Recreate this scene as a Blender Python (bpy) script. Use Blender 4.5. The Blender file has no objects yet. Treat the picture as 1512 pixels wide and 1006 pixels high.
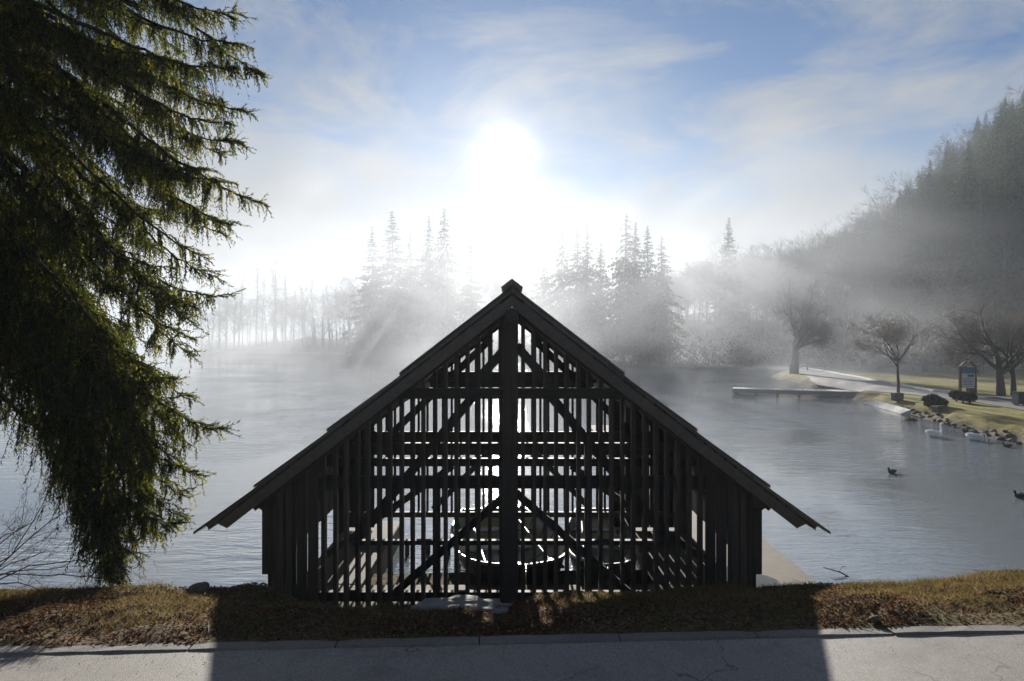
import bpy, math, random
import numpy as np
from mathutils import Vector, Matrix

random.seed(7)
rng = np.random.default_rng(7)
R = math.radians
scene = bpy.context.scene
COL = scene.collection

# ------------------------------------------------------------------ camera
CZ, FPX = 4.2, 1008.0            # camera height above the lake (m), focal length in photograph pixels
cam_data = bpy.data.cameras.new('camera')
cam = bpy.data.objects.new('camera', cam_data)
COL.objects.link(cam)
cam.location = (0, 0, CZ)
cam.rotation_euler = (R(90), 0, 0)
cam_data.sensor_width = 36.0
cam_data.lens = 24.0
cam_data.shift_y = -0.002
cam_data.clip_start = 0.05
cam_data.clip_end = 6000
scene.camera = cam

# ------------------------------------------------------------------ sun, sky, exposure
SUN_EL, SUN_AZ = R(15.3), R(-0.6)          # azimuth measured from +Y towards +X
SUN = Vector((math.sin(SUN_AZ) * math.cos(SUN_EL), math.cos(SUN_AZ) * math.cos(SUN_EL), math.sin(SUN_EL)))
sl = bpy.data.lights.new('sun', 'SUN')
sl.energy = 4.0
sl.angle = R(0.5)
sl.color = (1.0, 0.95, 0.87)
sun = bpy.data.objects.new('sun', sl)
COL.objects.link(sun)
sun.location = SUN * 300
sun.rotation_euler = (-SUN).to_track_quat('-Z', 'Y').to_euler()

world = bpy.data.worlds.new('World')
scene.world = world
world.use_nodes = True
wn, wl = world.node_tree.nodes, world.node_tree.links
wn.clear()
def wnode(t, **kw):
    n = wn.new(t)
    for k, v in kw.items():
        setattr(n, k, v)
    return n
def wmath(op, a, b=None, clamp=False):
    n = wn.new('ShaderNodeMath'); n.operation = op; n.use_clamp = clamp
    for i, v in enumerate((a, b)):
        if v is None: continue
        if isinstance(v, (int, float)): n.inputs[i].default_value = v
        else: wl.new(v, n.inputs[i])
    return n.outputs[0]
def wmix(fac, a, b, blend='MIX'):
    n = wn.new('ShaderNodeMix'); n.data_type = 'RGBA'; n.blend_type = blend
    for s, v in ((n.inputs[0], fac), (n.inputs[6], a), (n.inputs[7], b)):
        if isinstance(v, (int, float)): s.default_value = v
        elif isinstance(v, tuple): s.default_value = v
        else: wl.new(v, s)
    return n.outputs[2]
sky = wnode('ShaderNodeTexSky', sky_type='NISHITA', sun_disc=False, sun_elevation=SUN_EL, sun_rotation=SUN_AZ,
            altitude=500, air_density=1.0, dust_density=0.2, ozone_density=2.0)
tc = wnode('ShaderNodeTexCoord')
sep = wnode('ShaderNodeSeparateXYZ'); wl.new(tc.outputs['Generated'], sep.inputs[0])
dz = wmath('MAXIMUM', sep.outputs[2], 0.0)
den = wmath('ADD', dz, 0.12)
comb = wnode('ShaderNodeCombineXYZ')
wl.new(wmath('DIVIDE', sep.outputs[0], den), comb.inputs[0])
wl.new(wmath('DIVIDE', sep.outputs[1], den), comb.inputs[1])
# thin high cloud, drawn on a flat layer above the lake
n1 = wnode('ShaderNodeTexNoise'); n1.inputs['Scale'].default_value = 1.5; n1.inputs['Detail'].default_value = 9
n1.inputs['Roughness'].default_value = 0.62; n1.inputs['Distortion'].default_value = 0.6
wl.new(comb.outputs[0], n1.inputs['Vector'])
r1 = wnode('ShaderNodeMapRange'); r1.inputs[1].default_value = 0.46; r1.inputs[2].default_value = 0.68
wl.new(n1.outputs[0], r1.inputs[0])
# valley fog rolling up from the horizon, ragged along its top
n2 = wnode('ShaderNodeTexNoise'); n2.inputs['Scale'].default_value = 3.2; n2.inputs['Detail'].default_value = 8
n2.inputs['Roughness'].default_value = 0.55; n2.inputs['Distortion'].default_value = 0.3
mp = wnode('ShaderNodeMapping'); mp.inputs['Scale'].default_value = (1, 1, 1.7); mp.inputs['Location'].default_value = (0.35, 0.2, 0.1)
wl.new(tc.outputs['Generated'], mp.inputs[0]); wl.new(mp.outputs[0], n2.inputs['Vector'])
fogh = wmath('ADD', dz, wmath('MULTIPLY', wmath('SUBTRACT', n2.outputs[0], 0.5), -0.9))
r2 = wnode('ShaderNodeMapRange'); r2.interpolation_type = 'SMOOTHSTEP'
r2.inputs[1].default_value = 0.40; r2.inputs[2].default_value = 0.06
wl.new(fogh, r2.inputs[0])
# how near the sun a direction is (forward scattering in fog and cloud)
vd = wnode('ShaderNodeVectorMath', operation='DOT_PRODUCT'); vd.inputs[1].default_value = SUN
wl.new(tc.outputs['Generated'], vd.inputs[0])
cosg = wmath('MAXIMUM', vd.outputs['Value'], 0.0)
glow_w = wmath('POWER', cosg, 22.0)
glow_n = wmath('POWER', cosg, 75.0)
glow_d = wmath('POWER', cosg, 1500.0)
WS = 0.05
FOG_BASE, FOG_W, FOG_N = 2.15, 0.45, 0.6
fog_l = wmath('ADD', wmath('ADD', wmath('MULTIPLY', glow_w, FOG_W), wmath('MULTIPLY', glow_n, FOG_N)), FOG_BASE)
fogcol = wmix(1.0, (1.0, 0.995, 0.985, 1), (1, 1, 1, 1), 'MULTIPLY')
vs = wnode('ShaderNodeVectorMath', operation='SCALE'); wl.new(fogcol, vs.inputs[0]); wl.new(fog_l, vs.inputs['Scale'])
SKY_GAIN = 0.31
sg = wnode('ShaderNodeVectorMath', operation='SCALE'); wl.new(sky.outputs[0], sg.inputs[0]); sg.inputs['Scale'].default_value = SKY_GAIN
tint = wmix(1.0, sg.outputs[0], (0.80, 0.97, 1.22, 1), 'MULTIPLY')
c1 = wmix(wmath('MULTIPLY', r1.outputs[0], 0.85), tint, vs.outputs[0])
c2 = wmix(wmath('MULTIPLY', r2.outputs[0], 0.93), c1, vs.outputs[0])
gd = wnode('ShaderNodeVectorMath', operation='SCALE'); gd.inputs[0].default_value = (1.0, 0.96, 0.88)
wl.new(wmath('ADD', wmath('MULTIPLY', glow_d, 4.0), wmath('MULTIPLY', glow_n, 0.4)), gd.inputs['Scale'])
va = wnode('ShaderNodeVectorMath', operation='ADD'); wl.new(c2, va.inputs[0]); wl.new(gd.outputs[0], va.inputs[1])
bg = wnode('ShaderNodeBackground'); bg.inputs['Strength'].default_value = WS
wl.new(va.outputs[0], bg.inputs['Color'])
wo = wnode('ShaderNodeOutputWorld'); wl.new(bg.outputs[0], wo.inputs['Surface'])

vs_ = scene.view_settings
vs_.view_transform = 'Standard'; vs_.look = 'None'; vs_.gamma = 1.0; vs_.exposure = 2.1
vs_.use_curve_mapping = False
scene.render.engine = 'CYCLES'
cy = scene.cycles
cy.use_denoising = True
cy.max_bounces = 7; cy.diffuse_bounces = 3; cy.glossy_bounces = 3; cy.transmission_bounces = 3
cy.transparent_max_bounces = 8; cy.volume_bounces = 0
cy.volume_step_rate = 0.45; cy.volume_max_steps = 256
cy.sample_clamp_indirect = 6.0
cy.caustics_reflective = False; cy.caustics_refractive = False

# ------------------------------------------------------------------ helpers
def at(px, py, D):
    """World point seen at photograph pixel (px, py), D metres in front of the camera."""
    return Vector(((px - 756) / FPX * D, D, CZ - (py - 500) / FPX * D))
def gd_(px, py, z):
    """World point at height z seen at pixel (px, py) below the horizon."""
    D = (CZ - z) * FPX / (py - 500)
    return Vector(((px - 756) / FPX * D, D, z))

def tag(o, label=None, cat=None, group=None, kind=None):
    if label: o['label'] = label
    if cat: o['category'] = cat
    if group: o['group'] = group
    if kind: o['kind'] = kind
    return o
def empty(name, loc=(0, 0, 0), rz=0.0):
    o = bpy.data.objects.new(name, None); COL.objects.link(o)
    o.location = loc; o.rotation_euler = (0, 0, rz); o.empty_display_size = 0.3
    return o
def link(name, me, mat=None, parent=None):
    if mat is not None and not me.materials: me.materials.append(mat)
    o = bpy.data.objects.new(name, me); COL.objects.link(o)
    if parent is not None: o.parent = parent
    return o
def smooth(me):
    me.polygons.foreach_set('use_smooth', np.ones(len(me.polygons), dtype=bool)); me.update()

class MB:
    def __init__(self): self.v = []; self.f = []
    def add(self, v, f):
        n = len(self.v); self.v += [tuple(p) for p in v]; self.f += [tuple(i + n for i in q) for q in f]
        return self
    def box(self, c, s, rz=0.0, taper=1.0):
        cx, cy_, cz = c; sx, sy, sz = s[0] / 2, s[1] / 2, s[2] / 2
        ca, sa = math.cos(rz), math.sin(rz); v = []
        for k in (-1, 1):
            t = taper if k > 0 else 1.0
            for (i, j) in ((-1, -1), (1, -1), (1, 1), (-1, 1)):
                x, y = i * sx * t, j * sy * t
                v.append((cx + x * ca - y * sa, cy_ + x * sa + y * ca, cz + k * sz))
        return self.add(v, BOXF)
    def beam(self, p0, p1, w, h, up=(0, 1, 0)):
        """box from p0 to p1; w across, h along 'up'"""
        p0, p1 = Vector(p0), Vector(p1); d = (p1 - p0).normalized(); u = Vector(up)
        u = (u - d * u.dot(d)).normalized(); s = d.cross(u)
        v = []
        for p in (p0, p1):
            for (i, j) in ((-1, -1), (1, -1), (1, 1), (-1, 1)):
                v.append(p + s * (i * w / 2) + u * (j * h / 2))
        return self.add(v, BOXF)
    def tube(self, pts, rad, n=6, cap=True):
        pts = [Vector(p) for p in pts]; base = len(self.v); up = Vector((0.13, 0.21, 1)).normalized()
        for i, p in enumerate(pts):
            d = (pts[min(i + 1, len(pts) - 1)] - pts[max(i - 1, 0)]).normalized()
            a = d.cross(up)
            a = a.normalized() if a.length > 1e-3 else Vector((1, 0, 0))
            b = d.cross(a); r = rad[i]
            for k in range(n):
                t = 2 * math.pi * k / n
                self.v.append(tuple(p + a * (r * math.cos(t)) + b * (r * math.sin(t))))
        for i in range(len(pts) - 1):
            for k in range(n):
                k2 = (k + 1) % n
                self.f.append((base + i * n + k, base + i * n + k2, base + (i + 1) * n + k2, base + (i + 1) * n + k))
        if cap:
            self.f.append(tuple(base + k for k in range(n))[::-1])
            self.f.append(tuple(base + (len(pts) - 1) * n + k for k in range(n)))
        return self
    def mesh(self, name):
        me = bpy.data.meshes.new(name); me.from_pydata(self.v, [], self.f); me.update(); return me
    def build(self, name, mat, parent=None, sm=False):
        me = self.mesh(name)
        if sm: smooth(me)
        return link(name, me, mat, parent)
BOXF = [(0, 3, 2, 1), (4, 5, 6, 7), (0, 1, 5, 4), (1, 2, 6, 5), (2, 3, 7, 6), (3, 0, 4, 7)]

def poly_mesh(name, V, F, n):
    """V (N,3) float, F (M,n) int -> mesh, fast"""
    V = np.ascontiguousarray(V, dtype=np.float32); F = np.ascontiguousarray(F, dtype=np.int32)
    me = bpy.data.meshes.new(name)
    me.vertices.add(len(V)); me.vertices.foreach_set('co', V.ravel())
    me.loops.add(F.size); me.loops.foreach_set('vertex_index', F.ravel())
    me.polygons.add(len(F))
    me.polygons.foreach_set('loop_start', np.arange(0, F.size, n, dtype=np.int32))
    me.update(calc_edges=True)
    return me
def set_attr(me, name, vals):
    a = me.attributes.new(name, 'FLOAT', 'POINT'); a.data.foreach_set('value', np.ascontiguousarray(vals, dtype=np.float32))
def prisms(P0, P1, R0, R1, n=3):
    P0, P1 = np.asarray(P0, float), np.asarray(P1, float); R0, R1 = np.asarray(R0, float), np.asarray(R1, float)
    d = P1 - P0; d /= np.linalg.norm(d, axis=1)[:, None] + 1e-9
    ref = np.where(np.abs(d[:, 2:3]) > 0.9, np.array([[1.0, 0, 0]]), np.array([[0, 0, 1.0]]))
    a = np.cross(d, ref); a /= np.linalg.norm(a, axis=1)[:, None] + 1e-9
    b = np.cross(d, a); N = len(P0)
    V = np.zeros((N, 2 * n, 3))
    for k in range(n):
        t = 2 * math.pi * k / n; o = a * math.cos(t) + b * math.sin(t)
        V[:, k] = P0 + o * R0[:, None]; V[:, n + k] = P1 + o * R1[:, None]
    f = np.array([(k, (k + 1) % n, n + (k + 1) % n, n + k) for k in range(n)])
    F = (np.arange(N)[:, None, None] * (2 * n) + f[None]).reshape(-1, 4)
    return V.reshape(-1, 3), F
def grid_mesh(name, X, Y, Z):
    ny, nx = X.shape
    V = np.stack([X.ravel(), Y.ravel(), Z.ravel()], 1)
    i = np.arange(ny * nx).reshape(ny, nx)
    F = np.stack([i[:-1, :-1].ravel(), i[:-1, 1:].ravel(), i[1:, 1:].ravel(), i[1:, :-1].ravel()], 1)
    me = poly_mesh(name, V, F, 4); smooth(me); return me
def vnoise(x, y, seed=0):
    """smooth value noise, numpy"""
    xi, yi = np.floor(x).astype(np.int64), np.floor(y).astype(np.int64); fx, fy = x - xi, y - yi
    fx = fx * fx * (3 - 2 * fx); fy = fy * fy * (3 - 2 * fy)
    def h(a, b):
        n = (a * 374761393 + b * 668265263 + seed * 982451653) & 0x7fffffff
        n = ((n ^ (n >> 13)) * 1274126177) & 0x7fffffff
        return ((n ^ (n >> 16)) & 0xffff) / 65535.0
    return (h(xi, yi) * (1 - fx) + h(xi + 1, yi) * fx) * (1 - fy) + (h(xi, yi + 1) * (1 - fx) + h(xi + 1, yi + 1) * fx) * fy
def fbm(x, y, seed=0, o=4):
    r, a = 0, 0.5
    for k in range(o):
        r = r + a * vnoise(x * 2 ** k, y * 2 ** k, seed + k); a *= 0.5
    return r

# ------------------------------------------------------------------ materials
class NT:
    def __init__(self, name):
        self.m = bpy.data.materials.new(name); self.m.use_nodes = True
        self.t = self.m.node_tree; self.n = self.t.nodes; self.l = self.t.links
        self.n.clear(); self.out = self.n.new('ShaderNodeOutputMaterial')
    def node(self, t, **kw):
        n = self.n.new(t)
        for k, v in kw.items():
            if k in n.inputs: n.inputs[k].default_value = v
            else: setattr(n, k, v)
        return n
    def noise(self, scale, detail=5, rough=0.55, vec=None, dist=0.0):
        n = self.n.new('ShaderNodeTexNoise'); n.inputs['Scale'].default_value = scale
        n.inputs['Detail'].default_value = detail; n.inputs['Roughness'].default_value = rough; n.inputs['Distortion'].default_value = dist
        if vec is not None: self.l.new(vec, n.inputs['Vector'])
        return n.outputs[0]
    def coord(self, which='Object', scale=(1, 1, 1), rot=(0, 0, 0)):
        t = self.n.new('ShaderNodeTexCoord'); m = self.n.new('ShaderNodeMapping')
        m.inputs['Scale'].default_value = scale; m.inputs['Rotation'].default_value = rot
        self.l.new(t.outputs[which], m.inputs[0]); return m.outputs[0]
    def pos(self, scale=(1, 1, 1)):
        g = self.n.new('ShaderNodeNewGeometry'); m = self.n.new('ShaderNodeMapping'); m.inputs['Scale'].default_value = scale
        self.l.new(g.outputs['Position'], m.inputs[0]); return m.outputs[0]
    def ramp(self, fac, stops):
        r = self.n.new('ShaderNodeValToRGB'); e = r.color_ramp.elements
        while len(e) > 1: e.remove(e[-1])
        e[0].position = stops[0][0]; e[0].color = (*stops[0][1], 1)
        for p, c in stops[1:]:
            q = e.new(p); q.color = (*c, 1)
        self.l.new(fac, r.inputs[0]); return r.outputs[0]
    def mix(self, fac, a, b, blend='MIX'):
        n = self.n.new('ShaderNodeMix'); n.data_type = 'RGBA'; n.blend_type = blend
        for s, v in ((n.inputs[0], fac), (n.inputs[6], a), (n.inputs[7], b)):
            if isinstance(v, (int, float)): s.default_value = v
            elif isinstance(v, tuple): s.default_value = (*v[:3], 1)
            else: self.l.new(v, s)
        return n.outputs[2]
    def math(self, op, a, b=None, clamp=False):
        n = self.n.new('ShaderNodeMath'); n.operation = op; n.use_clamp = clamp
        for i, v in enumerate((a, b)):
            if v is None: continue
            if isinstance(v, (int, float)): n.inputs[i].default_value = v
            else: self.l.new(v, n.inputs[i])
        return n.outputs[0]
    def bump(self, h, strength, dist):
        b = self.n.new('ShaderNodeBump'); b.inputs['Strength'].default_value = strength; b.inputs['Distance'].default_value = dist
        self.l.new(h, b.inputs['Height']); return b.outputs[0]
    def pbr(self, col, rough=0.8, spec=0.4, normal=None, metal=0.0, ior=None):
        p = self.n.new('ShaderNodeBsdfPrincipled')
        if isinstance(col, tuple): p.inputs['Base Color'].default_value = (*col[:3], 1)
        else: self.l.new(col, p.inputs['Base Color'])
        if isinstance(rough, (int, float)): p.inputs['Roughness'].default_value = rough
        else: self.l.new(rough, p.inputs['Roughness'])
        p.inputs['Specular IOR Level'].default_value = spec; p.inputs['Metallic'].default_value = metal
        if ior: p.inputs['IOR'].default_value = ior
        if normal is not None: self.l.new(normal, p.inputs['Normal'])
        self.l.new(p.outputs[0], self.out.inputs['Surface']); return p
    def thin(self, col, trans, rough=0.8, tcol=None):
        """leaf-like: diffuse + light passing through"""
        d = self.n.new('ShaderNodeBsdfDiffuse'); t = self.n.new('ShaderNodeBsdfTranslucent'); m = self.n.new('ShaderNodeMixShader')
        for s, c in ((d, col), (t, tcol if tcol is not None else col)):
            if isinstance(c, tuple): s.inputs[0].default_value = (*c[:3], 1)
            else: self.l.new(c, s.inputs[0])
        m.inputs[0].default_value = trans
        self.l.new(d.outputs[0], m.inputs[1]); self.l.new(t.outputs[0], m.inputs[2]); self.l.new(m.outputs[0], self.out.inputs['Surface'])
        return m

M = {}
def simple(name, col, rough=0.7, spec=0.3, var=0.25, scale=8.0, bump=0.0, bd=0.01):
    t = NT(name); v = t.coord('Object'); n = t.noise(scale, 5, 0.6, v)
    c = t.ramp(n, [(0.3, tuple(x * (1 - var) for x in col)), (0.7, tuple(min(1, x * (1 + var)) for x in col))])
    t.pbr(c, rough, spec, t.bump(t.noise(scale * 5, 4, 0.6, v), bump, bd) if bump else None)
    M[name] = t.m; return t.m

def wood(name, c0, c1, rough=0.75, axis='Z', spec=0.3):
    t = NT(name)
    oi = t.node('ShaderNodeObjectInfo'); g = t.pos()
    ad = t.node('ShaderNodeVectorMath', operation='ADD'); t.l.new(g, ad.inputs[0])
    sc = t.node('ShaderNodeVectorMath', operation='SCALE'); sc.inputs[0].default_value = (3.1, 5.7, 1.3); t.l.new(oi.outputs['Random'], sc.inputs['Scale'])
    t.l.new(sc.outputs[0], ad.inputs[1])
    mp = t.node('ShaderNodeMapping'); mp.inputs['Scale'].default_value = {'Z': (38, 38, 1.6), 'Y': (38, 1.6, 38), 'X': (1.6, 38, 38), 'N': (12, 12, 12)}[axis]
    t.l.new(ad.outputs[0], mp.inputs[0])
    n = t.noise(1.0, 6, 0.65, mp.outputs[0], 0.6)
    blot = t.noise(1.7, 4, 0.6, ad.outputs[0])
    c = t.ramp(n, [(0.25, c0), (0.75, c1)])
    c = t.mix(t.math('MULTIPLY', blot, 0.55), c, tuple(x * 0.55 for x in c0), 'MIX')
    vary = t.math('ADD', t.math('MULTIPLY', oi.outputs['Random'], 1.0), 0.55)
    vm = t.node('ShaderNodeVectorMath', operation='SCALE'); t.l.new(c, vm.inputs[0]); t.l.new(vary, vm.inputs['Scale'])
    t.pbr(vm.outputs[0], rough, spec, t.bump(n, 0.5, 0.004))
    M[name] = t.m; return t.m
wood('wood_upright', (0.031, 0.027, 0.023), (0.08, 0.071, 0.06), axis='Z')
wood('wood_along', (0.030, 0.026, 0.022), (0.062, 0.054, 0.047), axis='Y')
wood('wood_across', (0.031, 0.027, 0.023), (0.08, 0.071, 0.06), axis='X')
wood('wood_roof', (0.085, 0.076, 0.067), (0.16, 0.145, 0.128), axis='N', rough=0.7)
wood('boat_wood', (0.11, 0.10, 0.07), (0.22, 0.205, 0.15), axis='Y', rough=0.45, spec=0.5)
wood('boat_paint', (0.24, 0.25, 0.19), (0.42, 0.43, 0.34), axis='Y', rough=0.5, spec=0.5)
wood('boat_dark', (0.03, 0.035, 0.032), (0.06, 0.065, 0.055), axis='Y', rough=0.5)
wood('jetty_wood', (0.11, 0.10, 0.09), (0.2, 0.19, 0.17), axis='X', rough=0.8)
wood('sign_wood', (0.07, 0.05, 0.035), (0.14, 0.10, 0.07), axis='Z')
wood('bark', (0.05, 0.04, 0.032), (0.12, 0.10, 0.085), axis='Z', rough=0.9)
wood('limb_bark', (0.018, 0.015, 0.012), (0.04, 0.033, 0.027), axis='N', rough=0.95, spec=0.03)
wood('bark_far', (0.045, 0.042, 0.038), (0.09, 0.08, 0.07), axis='Z', rough=0.9)
simple('frost', (0.55, 0.56, 0.58), 0.7, 0.3, 0.12, 6.0)
simple('white_paint', (0.75, 0.75, 0.72), 0.6, 0.3, 0.08, 5.0)
simple('swan_white', (0.80, 0.80, 0.79), 0.7, 0.3, 0.06, 30.0)
simple('swan_beak', (0.55, 0.18, 0.04), 0.5, 0.4)
simple('duck_brown', (0.10, 0.07, 0.05), 0.7, 0.3, 0.4, 40.0)
simple('duck_dark', (0.03, 0.03, 0.035), 0.7, 0.3, 0.4, 40.0)
simple('sign_blue', (0.03, 0.17, 0.36), 0.5, 0.4, 0.1, 3.0)
simple('sign_white', (0.55, 0.56, 0.60), 0.5, 0.4, 0.08, 6.0)
simple('sign_dark', (0.04, 0.045, 0.06), 0.5, 0.4, 0.4, 14.0)
simple('bin_dark', (0.035, 0.033, 0.03), 0.6, 0.4, 0.3, 10.0)
simple('bin_green', (0.012, 0.035, 0.03), 0.5, 0.4, 0.3, 10.0)
simple('stone', (0.12, 0.105, 0.085), 0.9, 0.2, 0.5, 5.0, 0.7, 0.03)
simple('pale_stone', (0.20, 0.19, 0.175), 0.85, 0.3, 0.3, 4.0, 0.8, 0.03)
simple('rope', (0.3, 0.27, 0.2), 0.9, 0.2)

def concrete(name, a, b, rough=0.85, spec=0.3):
    t = NT(name); v = t.pos()
    n = t.noise(1.3, 6, 0.65, v, 0.4); f = t.noise(60, 4, 0.7, v)
    c = t.mix(0.35, t.ramp(n, [(0.3, a), (0.7, b)]), t.ramp(f, [(0.35, tuple(x * 0.5 for x in a)), (0.65, tuple(min(1, x * 1.3) for x in b))]))
    t.pbr(c, rough, spec, t.bump(t.mix(0.5, n, f), 0.5, 0.012)); M[name] = t.m
concrete('concrete', (0.075, 0.064, 0.05), (0.145, 0.125, 0.10))
concrete('ramp', (0.20, 0.20, 0.20), (0.46, 0.46, 0.46))
concrete('kerb', (0.095, 0.088, 0.08), (0.18, 0.168, 0.15))

def asphalt():
    t = NT('asphalt'); v = t.pos()
    big = t.noise(0.7, 5, 0.6, v, 0.5); mid = t.noise(7, 4, 0.6, v); 
    vo = t.node('ShaderNodeTexVoronoi'); vo.inputs['Scale'].default_value = 150; t.l.new(v, vo.inputs['Vector'])
    fine = t.noise(260, 3, 0.7, v)
    c = t.ramp(vo.outputs['Color'], [(0.0, (0.105, 0.096, 0.085)), (0.6, (0.22, 0.20, 0.178)), (1.0, (0.42, 0.385, 0.34))])
    c = t.mix(0.45, c, t.ramp(big, [(0.3, (0.15, 0.137, 0.123)), (0.7, (0.24, 0.22, 0.196))]))
    ck = t.node('ShaderNodeTexVoronoi'); ck.feature = 'DISTANCE_TO_EDGE'; ck.inputs['Scale'].default_value = 0.9
    wv = t.node('ShaderNodeVectorMath', operation='ADD'); t.l.new(v, wv.inputs[0]); nzv = t.node('ShaderNodeTexNoise'); nzv.inputs['Scale'].default_value = 5; t.l.new(v, nzv.inputs['Vector'])
    scv = t.node('ShaderNodeVectorMath', operation='SCALE'); t.l.new(nzv.outputs['Color'], scv.inputs[0]); scv.inputs['Scale'].default_value = .35; t.l.new(scv.outputs[0], wv.inputs[1]); t.l.new(wv.outputs[0], ck.inputs['Vector'])
    crack = t.math('MULTIPLY', t.ramp(ck.outputs['Distance'], [(0.0, (1, 1, 1)), (0.008, (0, 0, 0))]), t.ramp(t.noise(1.1, 2, .5, v), [(.52, (0, 0, 0)), (.56, (1, 1, 1))]))
    c = t.mix(t.math('MULTIPLY', crack, .75), c, (0.03, 0.028, 0.026))
    stain = t.ramp(t.noise(2.6, 6, .7, v, 1.0), [(.50, (0, 0, 0)), (.68, (1, 1, 1))])
    c = t.mix(t.math('MULTIPLY', stain, .38), c, (0.075, 0.07, 0.064))
    h = t.math('ADD', t.math('MULTIPLY', vo.outputs['Distance'], -1.0), t.math('MULTIPLY', fine, 0.35))
    h2 = t.math('ADD', h, t.math('MULTIPLY', mid, 0.5))
    t.pbr(c, 0.7, 0.4, t.bump(h2, 0.45, 0.003)); M['asphalt'] = t.m
asphalt()

def ground_mats():
    t = NT('bank_soil'); v = t.pos()
    a = t.noise(1.6, 6, 0.65, v, 0.3); b = t.noise(22, 5, 0.7, v); c3 = t.noise(0.55, 3, 0.5, v)
    soil = t.ramp(b, [(0.3, (0.03, 0.02, 0.013)), (0.5, (0.085, 0.055, 0.033)), (0.72, (0.19, 0.14, 0.085))])
    moss = t.ramp(b, [(0.3, (0.025, 0.03, 0.008)), (0.7, (0.12, 0.115, 0.03))])
    f = t.ramp(a, [(0.44, (0, 0, 0)), (0.62, (1, 1, 1))])
    t.pbr(t.mix(f, soil, moss), 0.95, 0.1, t.bump(t.math('ADD', b, t.math('MULTIPLY', a, 2.0)), 0.9, 0.05)); M['bank_soil'] = t.m
    # the far shore: lawn on the flat, leaf mould under the trees
    t = NT('terrain'); v = t.pos(); g = t.node('ShaderNodeNewGeometry')
    a = t.noise(0.35, 6, 0.6, v, 0.4); b = t.noise(6, 5, 0.7, v); fr = t.noise(0.09, 3, 0.5, v)
    lawn = t.ramp(t.mix(0.55, a, b), [(0.35, (0.10, 0.105, 0.03)), (0.5, (0.21, 0.19, 0.06)), (0.66, (0.34, 0.27, 0.11))])
    frost = t.ramp(b, [(0.35, (0.16, 0.18, 0.17)), (0.65, (0.30, 0.33, 0.33))])
    sx = t.node('ShaderNodeSeparateXYZ'); t.l.new(g.outputs['Position'], sx.inputs[0])
    # hoar frost lies on the far half of the lawn that the hill has shaded all morning
    mr = t.node('ShaderNodeMapRange'); mr.inputs[1].default_value = 70; mr.inputs[2].default_value = 86
    t.l.new(t.math('ADD', sx.outputs[1], t.math('MULTIPLY', t.math('SUBTRACT', fr, 0.5), 14)), mr.inputs[0])
    lawn = t.mix(t.math('MULTIPLY', mr.outputs[0], 0.75), lawn, frost)
    mould = t.ramp(b, [(0.3, (0.03, 0.025, 0.018)), (0.7, (0.09, 0.075, 0.05))])
    mr2 = t.node('ShaderNodeMapRange'); mr2.inputs[1].default_value = 0.9; mr2.inputs[2].default_value = 2.2
    t.l.new(sx.outputs[2], mr2.inputs[0])
    shore = t.ramp(b, [(0.35, (0.06, 0.05, 0.04)), (0.7, (0.24, 0.2, 0.15))])
    mr3 = t.node('ShaderNodeMapRange'); mr3.inputs[1].default_value = 0.16; mr3.inputs[2].default_value = 0.36
    t.l.new(t.math('ADD', sx.outputs[2], t.math('MULTIPLY', t.math('SUBTRACT', b, 0.5), 0.25)), mr3.inputs[0])
    c = t.mix(mr3.outputs[0], shore, t.mix(mr2.outputs[0], lawn, mould))
    t.pbr(c, 0.95, 0.1, t.bump(b, 0.9, 0.12)); M['terrain'] = t.m
ground_mats()

def path_mat():
    t = NT('path_grit'); v = t.pos(); a = t.noise(0.5, 5, 0.6, v, 0.4); b = t.noise(18, 4, 0.7, v)
    t.pbr(t.mix(0.5, t.ramp(a, [(0.3, (0.09, 0.085, 0.08)), (0.7, (0.17, 0.16, 0.155))]), t.ramp(b, [(0.3, (0.07, 0.067, 0.065)), (0.7, (0.18, 0.175, 0.17))])), 0.7, 0.4, t.bump(b, 0.5, 0.03))
    M['path_grit'] = t.m
path_mat()

def water_mat():
    t = NT('lake_water'); v = t.pos()
    # wavelets travel across the lake; they grow where a breath of wind touches the surface
    w1 = t.noise(1.0, 4, 0.55, t.pos((0.75, 2.6, 1)), 0.5)
    w2 = t.noise(1.0, 3, 0.5, t.pos((2.6, 8.5, 1)), 0.4)
    w3 = t.noise(1.0, 3, 0.5, t.pos((0.10, 0.30, 1)), 0.3)
    wind = t.ramp(t.noise(0.09, 4, 0.6, v, 0.8), [(0.42, (0.10, 0.10, 0.10)), (0.58, (1, 1, 1))])
    h = t.math('ADD', t.math('MULTIPLY', w1, 1.0), t.math('ADD', t.math('MULTIPLY', w2, 0.42), t.math('MULTIPLY', w3, 1.2)))
    b = t.n.new('ShaderNodeBump'); b.inputs['Distance'].default_value = 0.06
    t.l.new(h, b.inputs['Height']); t.l.new(t.math('MULTIPLY', wind, 0.85), b.inputs['Strength'])
    t.pbr((0.145, 0.168, 0.188), 0.045, 0.5, b.outputs[0], ior=3.2); M['lake_water'] = t.m
water_mat()
def foliage(name, stops, tstops, trans, attr='tone'):
    t = NT(name); a = t.node('ShaderNodeAttribute'); a.attribute_name = attr
    t.thin(t.ramp(a.outputs['Fac'], stops), trans, tcol=t.ramp(a.outputs['Fac'], tstops)); M[name] = t.m
foliage('needles', [(0, (0.012, 0.018, 0.007)), (0.6, (0.024, 0.034, 0.011)), (1, (0.055, 0.062, 0.016))],
        [(0, (0.018, 0.026, 0.005)), (0.6, (0.06, 0.07, 0.01)), (1, (0.27, 0.235, 0.035))], 0.45)
foliage('needles_far', [(0, (0.012, 0.02, 0.012)), (1, (0.045, 0.06, 0.03))], [(0, (0.02, 0.035, 0.01)), (1, (0.06, 0.085, 0.02))], 0.25)
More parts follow.
